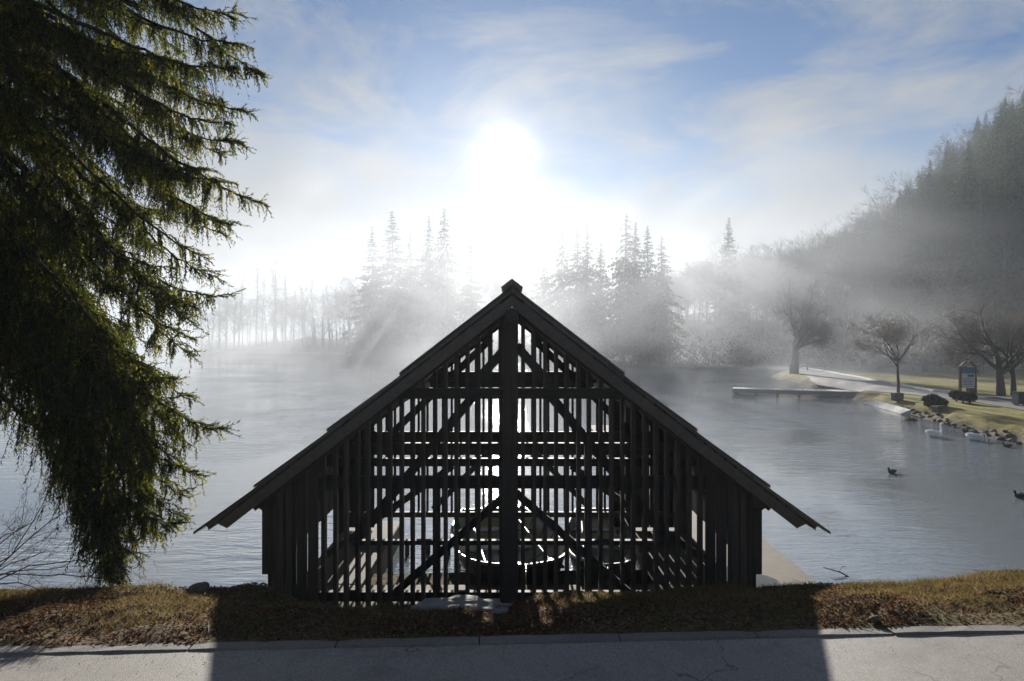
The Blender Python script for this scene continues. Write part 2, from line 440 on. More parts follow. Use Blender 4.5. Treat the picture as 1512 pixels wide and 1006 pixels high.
foliage('grass_blade', [(0, (0.045, 0.05, 0.014)), (0.4, (0.10, 0.08, 0.032)), (1, (0.27, 0.19, 0.105))],
        [(0, (0.065, 0.07, 0.012)), (0.4, (0.135, 0.10, 0.032)), (1, (0.30, 0.20, 0.095))], 0.42)
foliage('dead_leaf', [(0, (0.03, 0.019, 0.013)), (0.5, (0.095, 0.055, 0.032)), (1, (0.30, 0.21, 0.14))],
        [(0, (0.04, 0.02, 0.01)), (0.5, (0.13, 0.06, 0.025)), (1, (0.30, 0.17, 0.08))], 0.35)
foliage('shrub_leaf', [(0, (0.012, 0.013, 0.008)), (1, (0.04, 0.035, 0.02))], [(0, (0.015, 0.015, 0.006)), (1, (0.045, 0.038, 0.016))], 0.2)
t = NT('twig'); t.pbr(t.ramp(t.noise(20, 3, 0.6, t.pos()), [(0.3, (0.045, 0.035, 0.028)), (0.7, (0.11, 0.085, 0.065))]), 0.8, 0.35); M['twig'] = t.m
t = NT('twig_frosty'); t.pbr(t.ramp(t.noise(3, 3, 0.6, t.pos()), [(0.3, (0.10, 0.08, 0.07)), (0.7, (0.30, 0.26, 0.23))]), 0.6, 0.5); M['twig_frosty'] = t.m
t = NT('puddle'); t.pbr((0.05, 0.05, 0.05), 0.06, 0.5, t.bump(t.noise(5, 3, 0.5, t.pos()), 0.15, 0.01), ior=1.333); M['puddle'] = t.m

# ------------------------------------------------------------------ the lake and the land round it
LAND = np.array([(1500, 9.5), (1500, 1500), (60, 1500), (-30, 270), (-92, 226), (-97, 212), (-90, 200), (-53, 176), (-24, 157), (6, 132),
                 (15, 108), (23, 96), (30, 90), (33, 82), (29.6, 77), (28.6, 74.5), (27.4, 68), (27.0, 62), (27.6, 54), (25.4, 50.5), (23.8, 48.4), (23.6, 46.5),
                 (23.0, 42), (22.3, 38), (21.2, 33.5), (20.7, 30.5), (20.35, 28), (20.3, 26), (19.4, 20), (17, 14.5), (14, 11.4), (11, 9.5)], float)
def sdist(px, py, poly):
    """signed distance to a polygon, positive inside"""
    d2 = np.full(px.shape, 1e18); inside = np.zeros(px.shape, bool); n = len(poly)
    for i in range(n):
        ax, ay = poly[i]; bx, by = poly[(i + 1) % n]; ex, ey = bx - ax, by - ay
        t_ = np.clip(((px - ax) * ex + (py - ay) * ey) / (ex * ex + ey * ey), 0, 1)
        d2 = np.minimum(d2, (px - ax - t_ * ex) ** 2 + (py - ay - t_ * ey) ** 2)
        c = ((ay > py) != (by > py)) & (px < (bx - ax) * (py - ay) / (by - ay + 1e-12) + ax)
        inside ^= c
    return np.where(inside, 1, -1) * np.sqrt(d2)
SKY_T = np.array([-2, -0.6, -0.3, 0.0, 0.2, 0.30, 0.38, 0.45, 0.52, 0.59, 0.66, 0.75, 0.9, 1.5])
SKY_E = np.array([0.06, 0.06, 0.09, 0.10, 0.105, 0.108, 0.112, 0.125, 0.16, 0.22, 0.28, 0.347, 0.40, 0.45])
def land_z(x, y):
    x, y = np.asarray(x, float), np.asarray(y, float)
    d = sdist(x, y, LAND)
    d = d + (fbm(x * 0.9, y * 0.9, 3, 3) - 0.44) * 0.9
    z = np.where(d > 0, np.minimum(0.5, 0.06 + 0.55 * d) + np.minimum(np.maximum(d - 4, 0), 60) * 0.002, np.maximum(-2.0, 0.06 + 0.35 * d))
    z = z + (fbm(x * 0.5, y * 0.5, 9, 3) - 0.44) * 0.10 * (d > 0.5)
    s = np.maximum(0, (x - 56) * 0.85 + (y - 100) * 0.35)
    cap = np.interp(x / np.maximum(y, 1), SKY_T, SKY_E) * np.clip(y, 60, 175) + 4.2 - 17.5
    hill = np.minimum(1.3 * s, np.maximum(1.2, cap) + 0.012 * s)
    far = np.maximum(0, d - 1) * np.clip((y - 100) / 60, 0, 1) * 0.16
    hill = hill + np.minimum(far, 3.5)
    hill = hill * np.clip((d - 1) / 6, 0, 1)
    return z + hill + (fbm(x * 0.08, y * 0.08, 21, 4) - 0.45) * np.clip(hill, 0, 5)
def lz(x, y): return float(land_z(np.array([x]), np.array([y]))[0])

gx = np.concatenate([np.linspace(-1490, -130, 14)[:-1], np.linspace(-130, 12, 70)[:-1], np.linspace(12, 48, 90)[:-1], np.linspace(48, 150, 70)[:-1], np.linspace(150, 1490, 14)])
gy = np.concatenate([np.linspace(8, 22, 20)[:-1], np.linspace(22, 60, 110)[:-1], np.linspace(60, 110, 90)[:-1], np.linspace(110, 240, 60)[:-1], np.linspace(240, 1490, 14)])
GX, GY = np.meshgrid(gx, gy)
GZ = land_z(GX, GY)
tag(link('terrain', grid_mesh('terrain', GX, GY, GZ), M['terrain']), kind='structure')

mb = MB(); mb.add([(-1490, -60, 0), (1490, -60, 0), (1490, 1490, 0), (-1490, 1490, 0)], [(0, 1, 2, 3)])
tag(mb.build('lake', M['lake_water']), 'still misty lake with fine ripples', kind='structure')

# road, kerb and bank.  v = distance beyond the kerb line, which crosses the view at a slight angle
ROAD_Z = 2.05
def kerb_y(x): return 4.80 + 0.05 * x
mb = MB(); mb.add([(-60, -30, ROAD_Z), (60, -30, ROAD_Z), (60, kerb_y(60), ROAD_Z), (-60, kerb_y(-60), ROAD_Z)], [(0, 1, 2, 3)])
tag(mb.build('road', M['asphalt']), kind='structure')
kerb_root = empty('kerb', (0, 0, 0)); tag(kerb_root, kind='structure')
ang = math.atan(0.05)
kmesh = None
def kerb_mesh():
    m = MB(); L, w, h, c = 0.992, 0.115, 0.30, 0.012
    prof = [(0, -h), (w, -h), (w, -c), (w - c, 0), (c, 0), (0, -c)]
    for i in range(6):
        for x in (-L / 2, -L / 6, L / 6, L / 2): pass
    v = []; n = 7
    for k in range(n):
        x = -L / 2 + L * k / (n - 1)
        for (a, b) in prof:
            j = 0.0025 * math.sin(k * 2.3 + a * 40) if 0 < k < n - 1 else -0.004
            v.append((x, a, b + (j if b > -0.1 else 0)))
    f = []
    for k in range(n - 1):
        for q in range(6): f.append((k * 6 + q, k * 6 + (q + 1) % 6, (k + 1) * 6 + (q + 1) % 6, (k + 1) * 6 + q))
    f += [tuple(range(6))[::-1], tuple((n - 1) * 6 + q for q in range(6))]
    return m.add(v, [q[::-1] for q in f]).mesh('kerb_stone')
kmesh = kerb_mesh()
for i in range(-9, 10):
    x = i * 1.0 + 0.27
    o = link('kerb_stone', kmesh, M['kerb'], kerb_root)
    o.location = (x, kerb_y(x) + 0.004, ROAD_Z + 0.014 + random.uniform(-0.004, 0.004)); o.rotation_euler = (random.uniform(-.01, .01), random.uniform(-.004, .004), ang + random.uniform(-0.004, 0.004))

CREST_X = np.array([-30, -5.0, -4.0, -3.0, -2.45, -2.15, -1.7, -0.9, -0.1, 0.25, 1.0, 2.0, 2.8, 3.4, 4.8, 30])
CREST_PY = np.array([885, 882, 882, 879, 879, 900, 908, 908, 908, 892, 886, 882, 879, 874, 857, 840])
CREST_D = 6.35
def bank_z(x, y):
    x, y = np.asarray(x, float), np.asarray(y, float)
    v = y - (kerb_y(x) + 0.11)
    vc = CREST_D - (kerb_y(x) + 0.11) 
    # seen along the ray, X at the crest maps straight to a picture column
    zc = CZ - (np.interp(x, CREST_X, CREST_PY) - 500) / FPX * CREST_D
    up = ROAD_Z + 0.01 + (zc - ROAD_Z - 0.01) * np.clip(v / np.maximum(vc, 0.2), 0, 1) ** 1.3
    hump = 0.05 * np.sin(np.clip(v / np.maximum(vc, 0.2), 0, 1) * math.pi)
    w = np.clip((y - CREST_D) / 2.9, 0, 1); w = w * w * (3 - 2 * w)
    down = zc + (0.30 - zc) * w
    z = np.where(y < CREST_D, up + hump, down)
    side = np.clip((np.abs(x) - 3.3) / 1.0, 0, 1)
    z = z - np.clip(y - 8.9, 0, 3) * 0.75 * side
    n = (fbm(x * 1.6, y * 1.6, 31, 5) - 0.47) * 0.16 + (fbm(x * 7, y * 7, 41, 3) - 0.44) * 0.05
    return z + n * np.clip(v / 0.25, 0, 1) * np.clip((9.6 - y) / 0.8, 0.15, 1)
def bz(x, y): return float(bank_z(np.array([x]), np.array([y]))[0])
gx = np.concatenate([np.linspace(-60, -9, 30)[:-1], np.linspace(-9, 9, 300)[:-1], np.linspace(9, 40, 30)])
gv = np.concatenate([[-0.02, 0.0], np.linspace(0.012, 1.9, 70)[:-1], np.linspace(1.9, 6.5, 60)])
GX, GV = np.meshgrid(gx, gv)
GYb = GV + kerb_y(GX) + 0.115
tag(link('bank', grid_mesh('bank', GX, GYb, bank_z(GX, GYb)), M['bank_soil']), kind='structure')

# concrete: quay along the right of the boathouse, landing inside it, walkways along both inner sides
Q = 0.40
def slab(name, x0, x1, y0, y1, top, bot, mat, parent=None):
    m = MB(); c = 0.02
    v = []
    for (x, y, z) in ((x0, y0, bot), (x1, y0, bot), (x1, y1, bot), (x0, y1, bot), (x0, y0, top - c), (x1, y0, top - c), (x1, y1, top - c), (x0, y1, top - c),
                      (x0 + c, y0 + c, top), (x1 - c, y0 + c, top), (x1 - c, y1 - c, top), (x0 + c, y1 - c, top)): v.append((x, y, z))
    f = [(0, 1, 5, 4), (1, 2, 6, 5), (2, 3, 7, 6), (3, 0, 4, 7), (4, 5, 9, 8), (5, 6, 10, 9), (6, 7, 11, 10), (7, 4, 8, 11), (8, 9, 10, 11)]
    return m.add(v, f).build(name, mat, parent)
tag(slab('quay', 3.36, 4.78, 8.2, 30.0, Q, -1.2, M['concrete']), kind='structure')
tag(slab('landing', -3.36, 3.34, 9.2, 10.55, Q, -1.2, M['concrete']), kind='structure')
tag(slab('walkway_left', -3.36, -2.30, 10.56, 14.2, Q, -1.2, M['concrete']), kind='structure')
tag(slab('walkway_right', 2.30, 3.34, 10.56, 14.2, Q, -1.2, M['concrete']), kind='structure')
# meltwater puddle on the quay
m = MB(); pts = []
for k in range(28):
    a = 2 * math.pi * k / 28; rr = 1 + 0.18 * math.sin(3 * a + 1) + 0.1 * math.sin(7 * a)
    pts.append((3.72 + 0.36 * rr * math.cos(a), 10.5 + 0.85 * rr * math.sin(a), Q + 0.004))
m.add(pts, [tuple(range(28))]); tag(m.build('puddle', M['puddle']), 'shallow puddle of meltwater on the quay beside the boathouse', 'puddle')

# ------------------------------------------------------------------ boathouse
YF, YW, YB, YE = 9.10, 9.55, 13.60, 14.10        # front barge, front wall, rear wall, rear barge
RZ, RS, WX = 4.91, 0.774, 3.50                   # ridge height, roof slope, side wall
def roof(x): return RZ - RS * abs(x)
house = empty('boathouse', (0, YW, 0))
tag(house, 'dark timber boathouse with open slatted gable and plank roof on the shore', 'boathouse')
HOFF = Vector((0, YW, 0))
def hp(m, name, mat):                             # a part of the boathouse, modelled in world coordinates
    m.v = [(a, b - YW, c) for (a, b, c) in m.v]
    return m.build(name, M[mat], house)
def slat(x, y, z0, w, d, name='slat', cut=0.2, mat='wood_upright', yaw=0.0):
    m = MB(); v = []
    ca, sa = math.cos(yaw), math.sin(yaw)
    for top in (0, 1):
        for (i, j) in ((-1, -1), (1, -1), (1, 1), (-1, 1)):
            xx, yy = i * w / 2, j * d / 2
            X = x + xx * ca - yy * sa; Y = y + xx * sa + yy * ca
            v.append((X, Y, roof(X) - cut if top else z0))
    return hp(m.add(v, BOXF), name, mat)
# front slats
n_sl = 43
for i in range(n_sl):
    x = -3.24 + 6.48 * i / (n_sl - 1)
    if abs(x) < 0.12: continue
    side = abs(x) > 2.66
    w = 0.136 if side else 0.052
    slat(x + random.uniform(-.006, .006), YW + random.uniform(-.006, .006), 0.2, w, 0.045 if side else 0.125, yaw=random.uniform(-.03, .03))
for sx in (-1, 1):                                  # outer boards close the corner; the outermost hang short of the water
    for x in (3.12, 3.21):
        slat(sx * x, YW - 0.04, 0.2, 0.11, 0.026, 'wall_board')
    slat(sx * 3.32, YW + 0.03, 0.2, 0.10, 0.03, 'wall_board')
    slat(sx * 3.43, YW + 0.015, 0.90, 0.135, 0.03, 'wall_board', cut=0.3)
# rear slats
n_b = 42
for i in range(n_b):
    x = -3.3 + 6.6 * i / (n_b - 1)
    if abs(x) < 0.09: continue
    shut = x > 1.95 or x < -2.75                    # corner slats widened into closed boarding, added to block sidelight
    slat(x + random.uniform(-.008, .008), YB, 0.66 - 0.22 * shut, 0.152 if shut else 0.045, 0.05, 'slat', cut=0.28, yaw=random.uniform(-.04, .04) * (not shut))
# side walls of upright boards
for sx in (-1, 1):
    y = YW + 0.10
    while y < YB + 0.05:
        w = random.uniform(0.13, 0.17)
        m = MB().box((sx * WX, y + w / 2, (0.88 + 2.02) / 2), (0.028, w, 2.02 - 0.88 + random.uniform(0, 0.03)))
        hp(m, 'wall_board', 'wood_upright'); y += w + random.choice((0.006, 0.008, 0.012, 0.03))
# frames: front (YW), middle, rear
def beam(p0, p1, w, h, name='beam', mat='wood_across', up=(0, 1, 0)):
    return hp(MB().beam(p0, p1, w, h, up), name, mat)
CF = 0.09
hp(MB().box((-0.02, YW - 0.05, (0.25 + 4.46) / 2), (0.21, 0.20, 4.21)), 'post', 'wood_upright')               # king post
hp(MB().box((0.0, YF + 0.20, 4.48), (0.165, 0.52, 0.19)), 'ridge_beam_end', 'wood_along')
beam((-1.58, YW - 0.10, 3.44), (1.50, YW - 0.10, 3.44), 0.145, 0.07)                                              # front collar
beam((-2.72, YW + 0.11, 2.17), (2.72, YW + 0.11, 2.17), 0.17, 0.09)                                               # front mid rail
beam((-2.2, YW + 0.11, 1.32), (2.2, YW + 0.11, 1.32), 0.062, 0.09)                                                # lower rail
beam((-3.3, YW + 0.11, 0.56), (3.3, YW + 0.11, 0.56), 0.13, 0.09)                                                 # sill rail
for x, z1 in ((-1.07, 2.1), (1.08, 2.75)):
    hp(MB().box((x, YW + 0.14, (0.35 + z1) / 2), (0.10, 0.12, z1 - 0.35)), 'post', 'wood_upright')
for sx in (-1, 1):
    beam((sx * 0.06, YW + 0.10, 2.02), (sx * 1.84, YW + 0.10, 0.44), 0.105, 0.06, 'brace')                        # lower braces
    beam((sx * 0.52, YW + 0.12, 3.42), (sx * 2.26, YW + 0.12, 1.30), 0.13, 0.07, 'brace')                         # long braces
    beam((sx * 0.06, YW + 0.04, 4.10), (sx * 0.62, YW + 0.04, 3.46), 0.13, 0.07, 'brace')                         # king post braces
    hp(MB().box((sx * 3.36, YW + 0.13, 1.2), (0.15, 0.15, 1.7)), 'post', 'wood_upright')
    hp(MB().box((sx * 3.36, YB - 0.12, 0.85), (0.15, 0.15, 2.3)), 'post', 'wood_upright')
    hp(MB().beam((sx * 3.40, YF + 0.30, 1.96), (sx * 3.40, YE - 0.1, 1.96), 0.16, 0.17, (0, 0, 1)), 'wall_plate', 'wood_along')
    hp(MB().beam((sx * 1.72, YF + 0.30, 3.29), (sx * 1.72, YE - 0.1, 3.29), 0.12, 0.15, (0, 0, 1)), 'purlin', 'wood_along')
    hp(MB().beam((sx * 3.40, YW + 0.3, 1.42), (sx * 3.40, YB - 0.1, 1.42), 0.06, 0.09, (0, 0, 1)), 'rail', 'wood_along')
    # brackets carrying the eave
    beam((sx * 3.35, YW + 0.15, 1.72), (sx * 3.62, YW + 0.15, 1.90), 0.12, 0.10, 'bracket')
# middle frame: paired tie beams, struts
YM = 11.55
beam((-3.3, YM, 2.37), (3.3, YM, 2.37), 0.13, 0.10); beam((-3.3, YM, 2.11), (3.3, YM, 2.11), 0.13, 0.10)
for sx in (-1, 1):
    beam((sx * 0.35, YM + 0.09, 4.2), (sx * 2.5, YM + 0.09, 2.15), 0.12, 0.08, 'brace')
    beam((sx * 1.0, YM, 2.05), (sx * 3.2, YM, 0.5), 0.11, 0.08, 'brace')
# rear frame
beam((-1.62, YB - 0.1, 3.39), (1.62, YB - 0.1, 3.39), 0.31, 0.08); beam((-2.85, YB - 0.09, 2.25), (2.85, YB - 0.09, 2.25), 0.22, 0.09)
beam((-3.3, YB - 0.09, 0.72), (3.3, YB - 0.09, 0.72), 0.10, 0.09)
beam((-2.9, YB - 0.09, 1.95), (2.9, YB - 0.09, 1.95), 0.10, 0.09)
hp(MB().box((0, YB - 0.02, 3.35), (0.17, 0.15, 2.2)), 'post', 'wood_upright')
for sx in (-1, 1):
    beam((sx * 0.05, YB - 0.16, 4.05), (sx * 0.62, YB - 0.16, 3.45), 0.12, 0.07, 'brace')
    beam((sx * 0.12, YB - 0.18, 2.3), (sx * 1.55, YB - 0.18, 0.85), 0.11, 0.07, 'brace')
# roof timbers
hp(MB().beam((0, YF + 0.32, 4.52), (0, YE - 0.08, 4.52), 0.14, 0.20, (0, 0, 1)), 'ridge_beam', 'wood_along')
def raked(x0, x1, y0, y1, top, bot, name, mat='wood_roof', endcut=0.0):
    """a board lying along the roof slope on both ends x0->x1, between y0 and y1; top/bot = vertical offsets from the roof plane"""
    v = []
    for (x, e) in ((x0, 0), (x1, endcut)):
        sg_ = 1 if x1 > 0 else -1
        v += [(x, y0, roof(x) + bot), (x, y1, roof(x) + bot), (x + sg_ * e, y1, roof(x + sg_ * e) + top), (x + sg_ * e, y0, roof(x + sg_ * e) + top)]
    f = [(0, 1, 2, 3), (4, 7, 6, 5), (0, 3, 7, 4), (1, 5, 6, 2), (3, 2, 6, 7), (0, 4, 5, 1)]
    if x1 > 0: f = [q[::-1] for q in f]
    return hp(MB().add(v, f), name, mat)
for sx in (-1, 1):
    for yb, y2, nm in ((YF, YF + 0.045, 'barge_board'), (YE - 0.045, YE, 'barge_board')):
        raked(sx * 0.001, sx * 3.80, yb, y2, -0.135, -0.30, nm, endcut=0.13)
    raked(sx * 0.11, sx * 3.56, YW - 0.09, YW + 0.03, -0.14, -0.345, 'rafter', 'wood_along', endcut=0.1)
    for k in range(1, 6):
        y = YW + (YB - YW) * k / 6
        raked(sx * 0.08, sx * 3.75, y - 0.04, y + 0.04, -0.14, -0.27, 'rafter', 'wood_along', endcut=0.1)
    raked(sx * 0.11, sx * 3.66, YB - 0.03, YB + 0.09, -0.14, -0.32, 'rafter', 'wood_along', endcut=0.1)
    # counter-battens over the rafters, running along the house
    x = 0.16
    while x < 4.0:
        raked(sx * x, sx * (x + 0.115), YF + 0.012, YE - 0.012, -0.095, -0.134, 'sheathing_board', 'wood_along'); x += 0.135
    # four overlapping courses of planks laid down the slope
    edges = [0.0, 1.50, 2.47, 3.44, 4.24]
    npl = 20; pw = (YE - YF + 0.04) / npl
    for c in range(4):
        xa, xb = max(0.0, edges[c] - 0.22), edges[c + 1]
        for k in range(npl):
            y0 = YF - 0.02 + pw * k
            j = random.uniform(-0.012, 0.012) if 0 < k < npl - 1 else 0
            lift_a, lift_b = -0.055 + (0 if c == 0 else -0.008), 0.0
            m = MB(); th = 0.038; xb2 = xb + j; v = []
            if c == 0: lift_a = -0.004
            for (x, l) in ((xa, lift_a), (xb2, lift_b)):
                zt = roof(x) + l - 0.012 * c * 0
                v += [(sx * x, y0 + 0.004, zt - th), (sx * x, y0 + pw - 0.004, zt - th), (sx * x, y0 + pw - 0.004, zt), (sx * x, y0 + 0.004, zt)]
            f = [(0, 1, 2, 3), (4, 7, 6, 5), (0, 3, 7, 4), (1, 5, 6, 2), (3, 2, 6, 7), (0, 4, 5, 1)]
            if sx > 0: f = [q[::-1] for q in f]
            hp(m.add(v, f), 'roof_plank', 'wood_roof')
    raked(sx * 0.002, sx * 4.06, YF + 0.006, YF + 0.05, -0.045, -0.096, 'fascia_strip', endcut=0.02)
    raked(sx * 0.002, sx * 4.06, YE - 0.05, YE - 0.006, -0.045, -0.096, 'fascia_strip', endcut=0.02)
    # ridge cap: two boards meeting over the ridge
    raked(sx * 0.0, sx * 0.115, YF - 0.05, YE + 0.05, 0.085, 0.006, 'ridge_cap', endcut=0.03)

# ------------------------------------------------------------------ boats moored inside
def make_boat(name, L, B, loc, rz, label, seats=3, box=False):
    root = empty(name, loc, rz); tag(root, label, 'rowing boat', 'rowing boats moored inside the boathouse')
    NS, NC = 22, 13
    def half(s):                                   # s -1 (near end) .. 1 (far end)
        b = (1 - abs(s) ** 2.8) ** 0.62 if s < 0 else 1 - 0.38 * s ** 2.4
        return max(0.02, b) * B / 2
    def sheer(s): return 0.43 + 0.13 * abs(s) ** 2.2
    def keel(s): return -0.10 + (0.34 * max(0, -s) ** 5 + 0.12 * max(0, s) ** 4)
    def shell(off, lift):
        P = []
        for i in range(NS):
            s = -1 + 2 * i / (NS - 1); row = []
            b, zs, zk = max(0.004, half(s) - off), sheer(s), keel(s) + lift
            for k in range(NC):
                u = -1 + 2 * k / (NC - 1)
                w = math.copysign(1 - (1 - abs(u)) ** 1.9, u)          # across
                h = abs(u) ** 3.2
                row.append((b * w * (0.84 + 0.16 * h), s * L / 2 + (0.0 if s > -0.99 else off), zk + (zs - zk) * h))
            P.append(row)
        return P
    A, I = shell(0, 0), shell(0.03, 0.03)
    v = [p for r_ in A for p in r_] + [p for r_ in I for p in r_]; n = NS * NC; f = []; fi = []
    for i in range(NS - 1):
        for k in range(NC - 1):
            a = i * NC + k
            f.append((a, a + 1, a + NC + 1, a + NC)); fi.append((a, a + NC, a + NC + 1, a + 1))
        for k in (0, NC - 1):
            a = i * NC + k; f.append((a, a + NC, n + a + NC, n + a))
    e = (NS - 1) * NC
    f.append(tuple(e + k for k in range(NC))); fi.append(tuple(e + k for k in range(NC))[::-1])
    for k in range(NC - 1): f.append((e + k, e + k + 1, n + e + k + 1, n + e + k)); f.append((k, k + 1, n + k + 1, n + k))
    MB().add(v, f).build('hull', M['boat_dark'], root, sm=True)
    MB().add(v[n:], fi).build('lining', M['boat_paint'], root, sm=True)
    for sd in (0, NC - 1):
        pts = [Vector(A[i][sd]) for i in range(NS)]
        g = MB().tube([p + Vector((0, 0, .012)) for p in pts], [.03] * NS, 6)
        g.build('gunwale', M['boat_wood'], root)
    for q in range(seats):
        s = -0.62 + 1.25 * q / max(1, seats - 1); w = half(s) * 2 - 0.09
        MB().box((0, s * L / 2, 0.31), (w, 0.24, 0.03)).build('thwart', M['boat_wood'], root)
    for k in range(5):
        MB().box((-0.30 + 0.15 * k, 0.05, 0.035), (0.13, L * 0.66, 0.02)).build('floorboard', M['boat_wood'], root)
    for i in range(3, NS - 2, 3):
        rb = MB().tube([Vector(I[i][k]) * 0.985 + Vector((0, A[i][k][1] * 0.015, 0)) for k in range(NC)], [0.014] * NC, 4)
        rb.build('rib', M['boat_wood'], root)
    bt = half(1) * 2
    MB().box((0, L / 2 + 0.01, sheer(1) - 0.02), (bt * 0.98, 0.05, 0.06)).build('transom_cap', M['boat_wood'], root)
    if box:
        MB().box((0, 0, 0.0), (0.01, 0.01, 0.01))
        b = MB().box((-0.12, -L * 0.22, 0.30), (0.20, 0.26, 0.42)).build('seat_box', M['boat_dark'], root)
        MB().box((-0.12, -L * 0.22, 0.525), (0.24, 0.30, 0.025)).build('lid', M['white_paint'], b)
    for sd in (-1, 1):
        ox = sd * half(0.1) * 0.55
        o = MB().tube([(ox, -L * 0.28, 0.40), (ox * 0.9, L * 0.36, 0.42)], [0.02, 0.02], 6)
        o.beam((ox, -L * 0.28 - 0.45, 0.395), (ox, -L * 0.28, 0.40), 0.13, 0.018, (0, 0, 1)); o.build('oar', M['boat_wood'], root)
    return root
make_boat('rowing_boat', 3.7, 1.95, (-0.10, 12.46, 0.085), R(10), 'wider open rowing boat with a white-topped box in it, left inside the boathouse', box=True)
make_boat('rowing_boat', 3.6, 1.25, (1.62, 12.45, 0.085), R(-4), 'narrower open wooden rowing boat on the right inside the boathouse')
for (x, y, h) in ((-2.05, 13.3, 0.85), (-1.65, 13.35, 0.8), (-1.25, 13.3, 0.86), (-1.05, 13.32, 0.82)):
    m = MB().tube([(0, 0, -1.0), (0.01, 0, h - 0.62), (0, 0, h - 0.58)], [0.05, 0.045, 0.03], 8); o = m.build('mooring_peg', M['wood_upright']); o.location = (x, y, 0)
    tag(o, 'short dark mooring peg standing in the water inside the boathouse', 'mooring peg', 'mooring pegs in a row behind the slats')

# ------------------------------------------------------------------ trees
def norm(v): return v / (np.linalg.norm(v) + 1e-9)
def skeleton(rs, height, r0, spread=0.55, levels=5, fork=3, clear=0.25, gravity=0.0, twist=0.35, lead=0.75, seglen=None, minr=0.004, nfork0=None, droop_lv=3):
    """bare branching tree; returns list of (p0,p1,r0,r1,level)"""
    S = []
    def grow(p, d, L, r, lv):
        ns = 4 if lv < 2 else 3
        if lv >= levels: ns = 2
        pts = [p]; rads = [r]
        for i in range(ns):
            d = norm(d + rs.normal(0, twist * (0.35 if lv else 0.12), 3) + np.array([0, 0, 0.06 if lv < droop_lv else -gravity]))
            q = p + d * (L / ns); r2 = max(minr, r * (1 - 0.38 / ns * 1.4))
            S.append((p, q, r, r2, lv)); p, r = q, r2; pts.append(p); rads.append(r)
        if lv >= levels: return
        k = fork if lv else (nfork0 or fork + 2)
        for j in range(k):
            t_ = rs.uniform(0.35, 1.0) if j else 1.0
            if lv == 0: t_ = clear + (1 - clear) * rs.uniform(0.25, 1.0) if j else 1.0
            x = t_ * (len(pts) - 1); i0 = min(int(x), len(pts) - 2); b = pts[i0] + (pts[i0 + 1] - pts[i0]) * (x - i0)
            rb = rads[i0] * (0.62 if j else 0.85)
            ax = norm(rs.normal(0, 1, 3)); dv = norm(d * (1 - spread * (0.4 if j == 0 else 1.0)) + norm(np.cross(d, ax)) * spread * (0.5 if j == 0 else 1.25))
            grow(b, dv, L * lead * rs.uniform(0.7, 1.1), max(minr, rb), lv + 1)
    grow(np.zeros(3) - np.array([0, 0, 0.15]), np.array([0, 0, 1.0]), height, r0, 0)
    return S
def seg_meshes(S, name, split=2, thick_n=6):
    """trunk mesh (levels < split) and crown mesh (the rest)"""
    T = [s for s in S if s[4] < split]; C_ = [s for s in S if s[4] >= split]
    out = []
    for part, n in ((T, thick_n), (C_, 3)):
        if not part: out.append(None); continue
        V, F = prisms([s[0] for s in part], [s[1] for s in part], [s[2] for s in part], [s[3] for s in part], n)
        me = poly_mesh(name, V, F, 4)
        if n > 4: smooth(me)
        out.append(me)
    return out
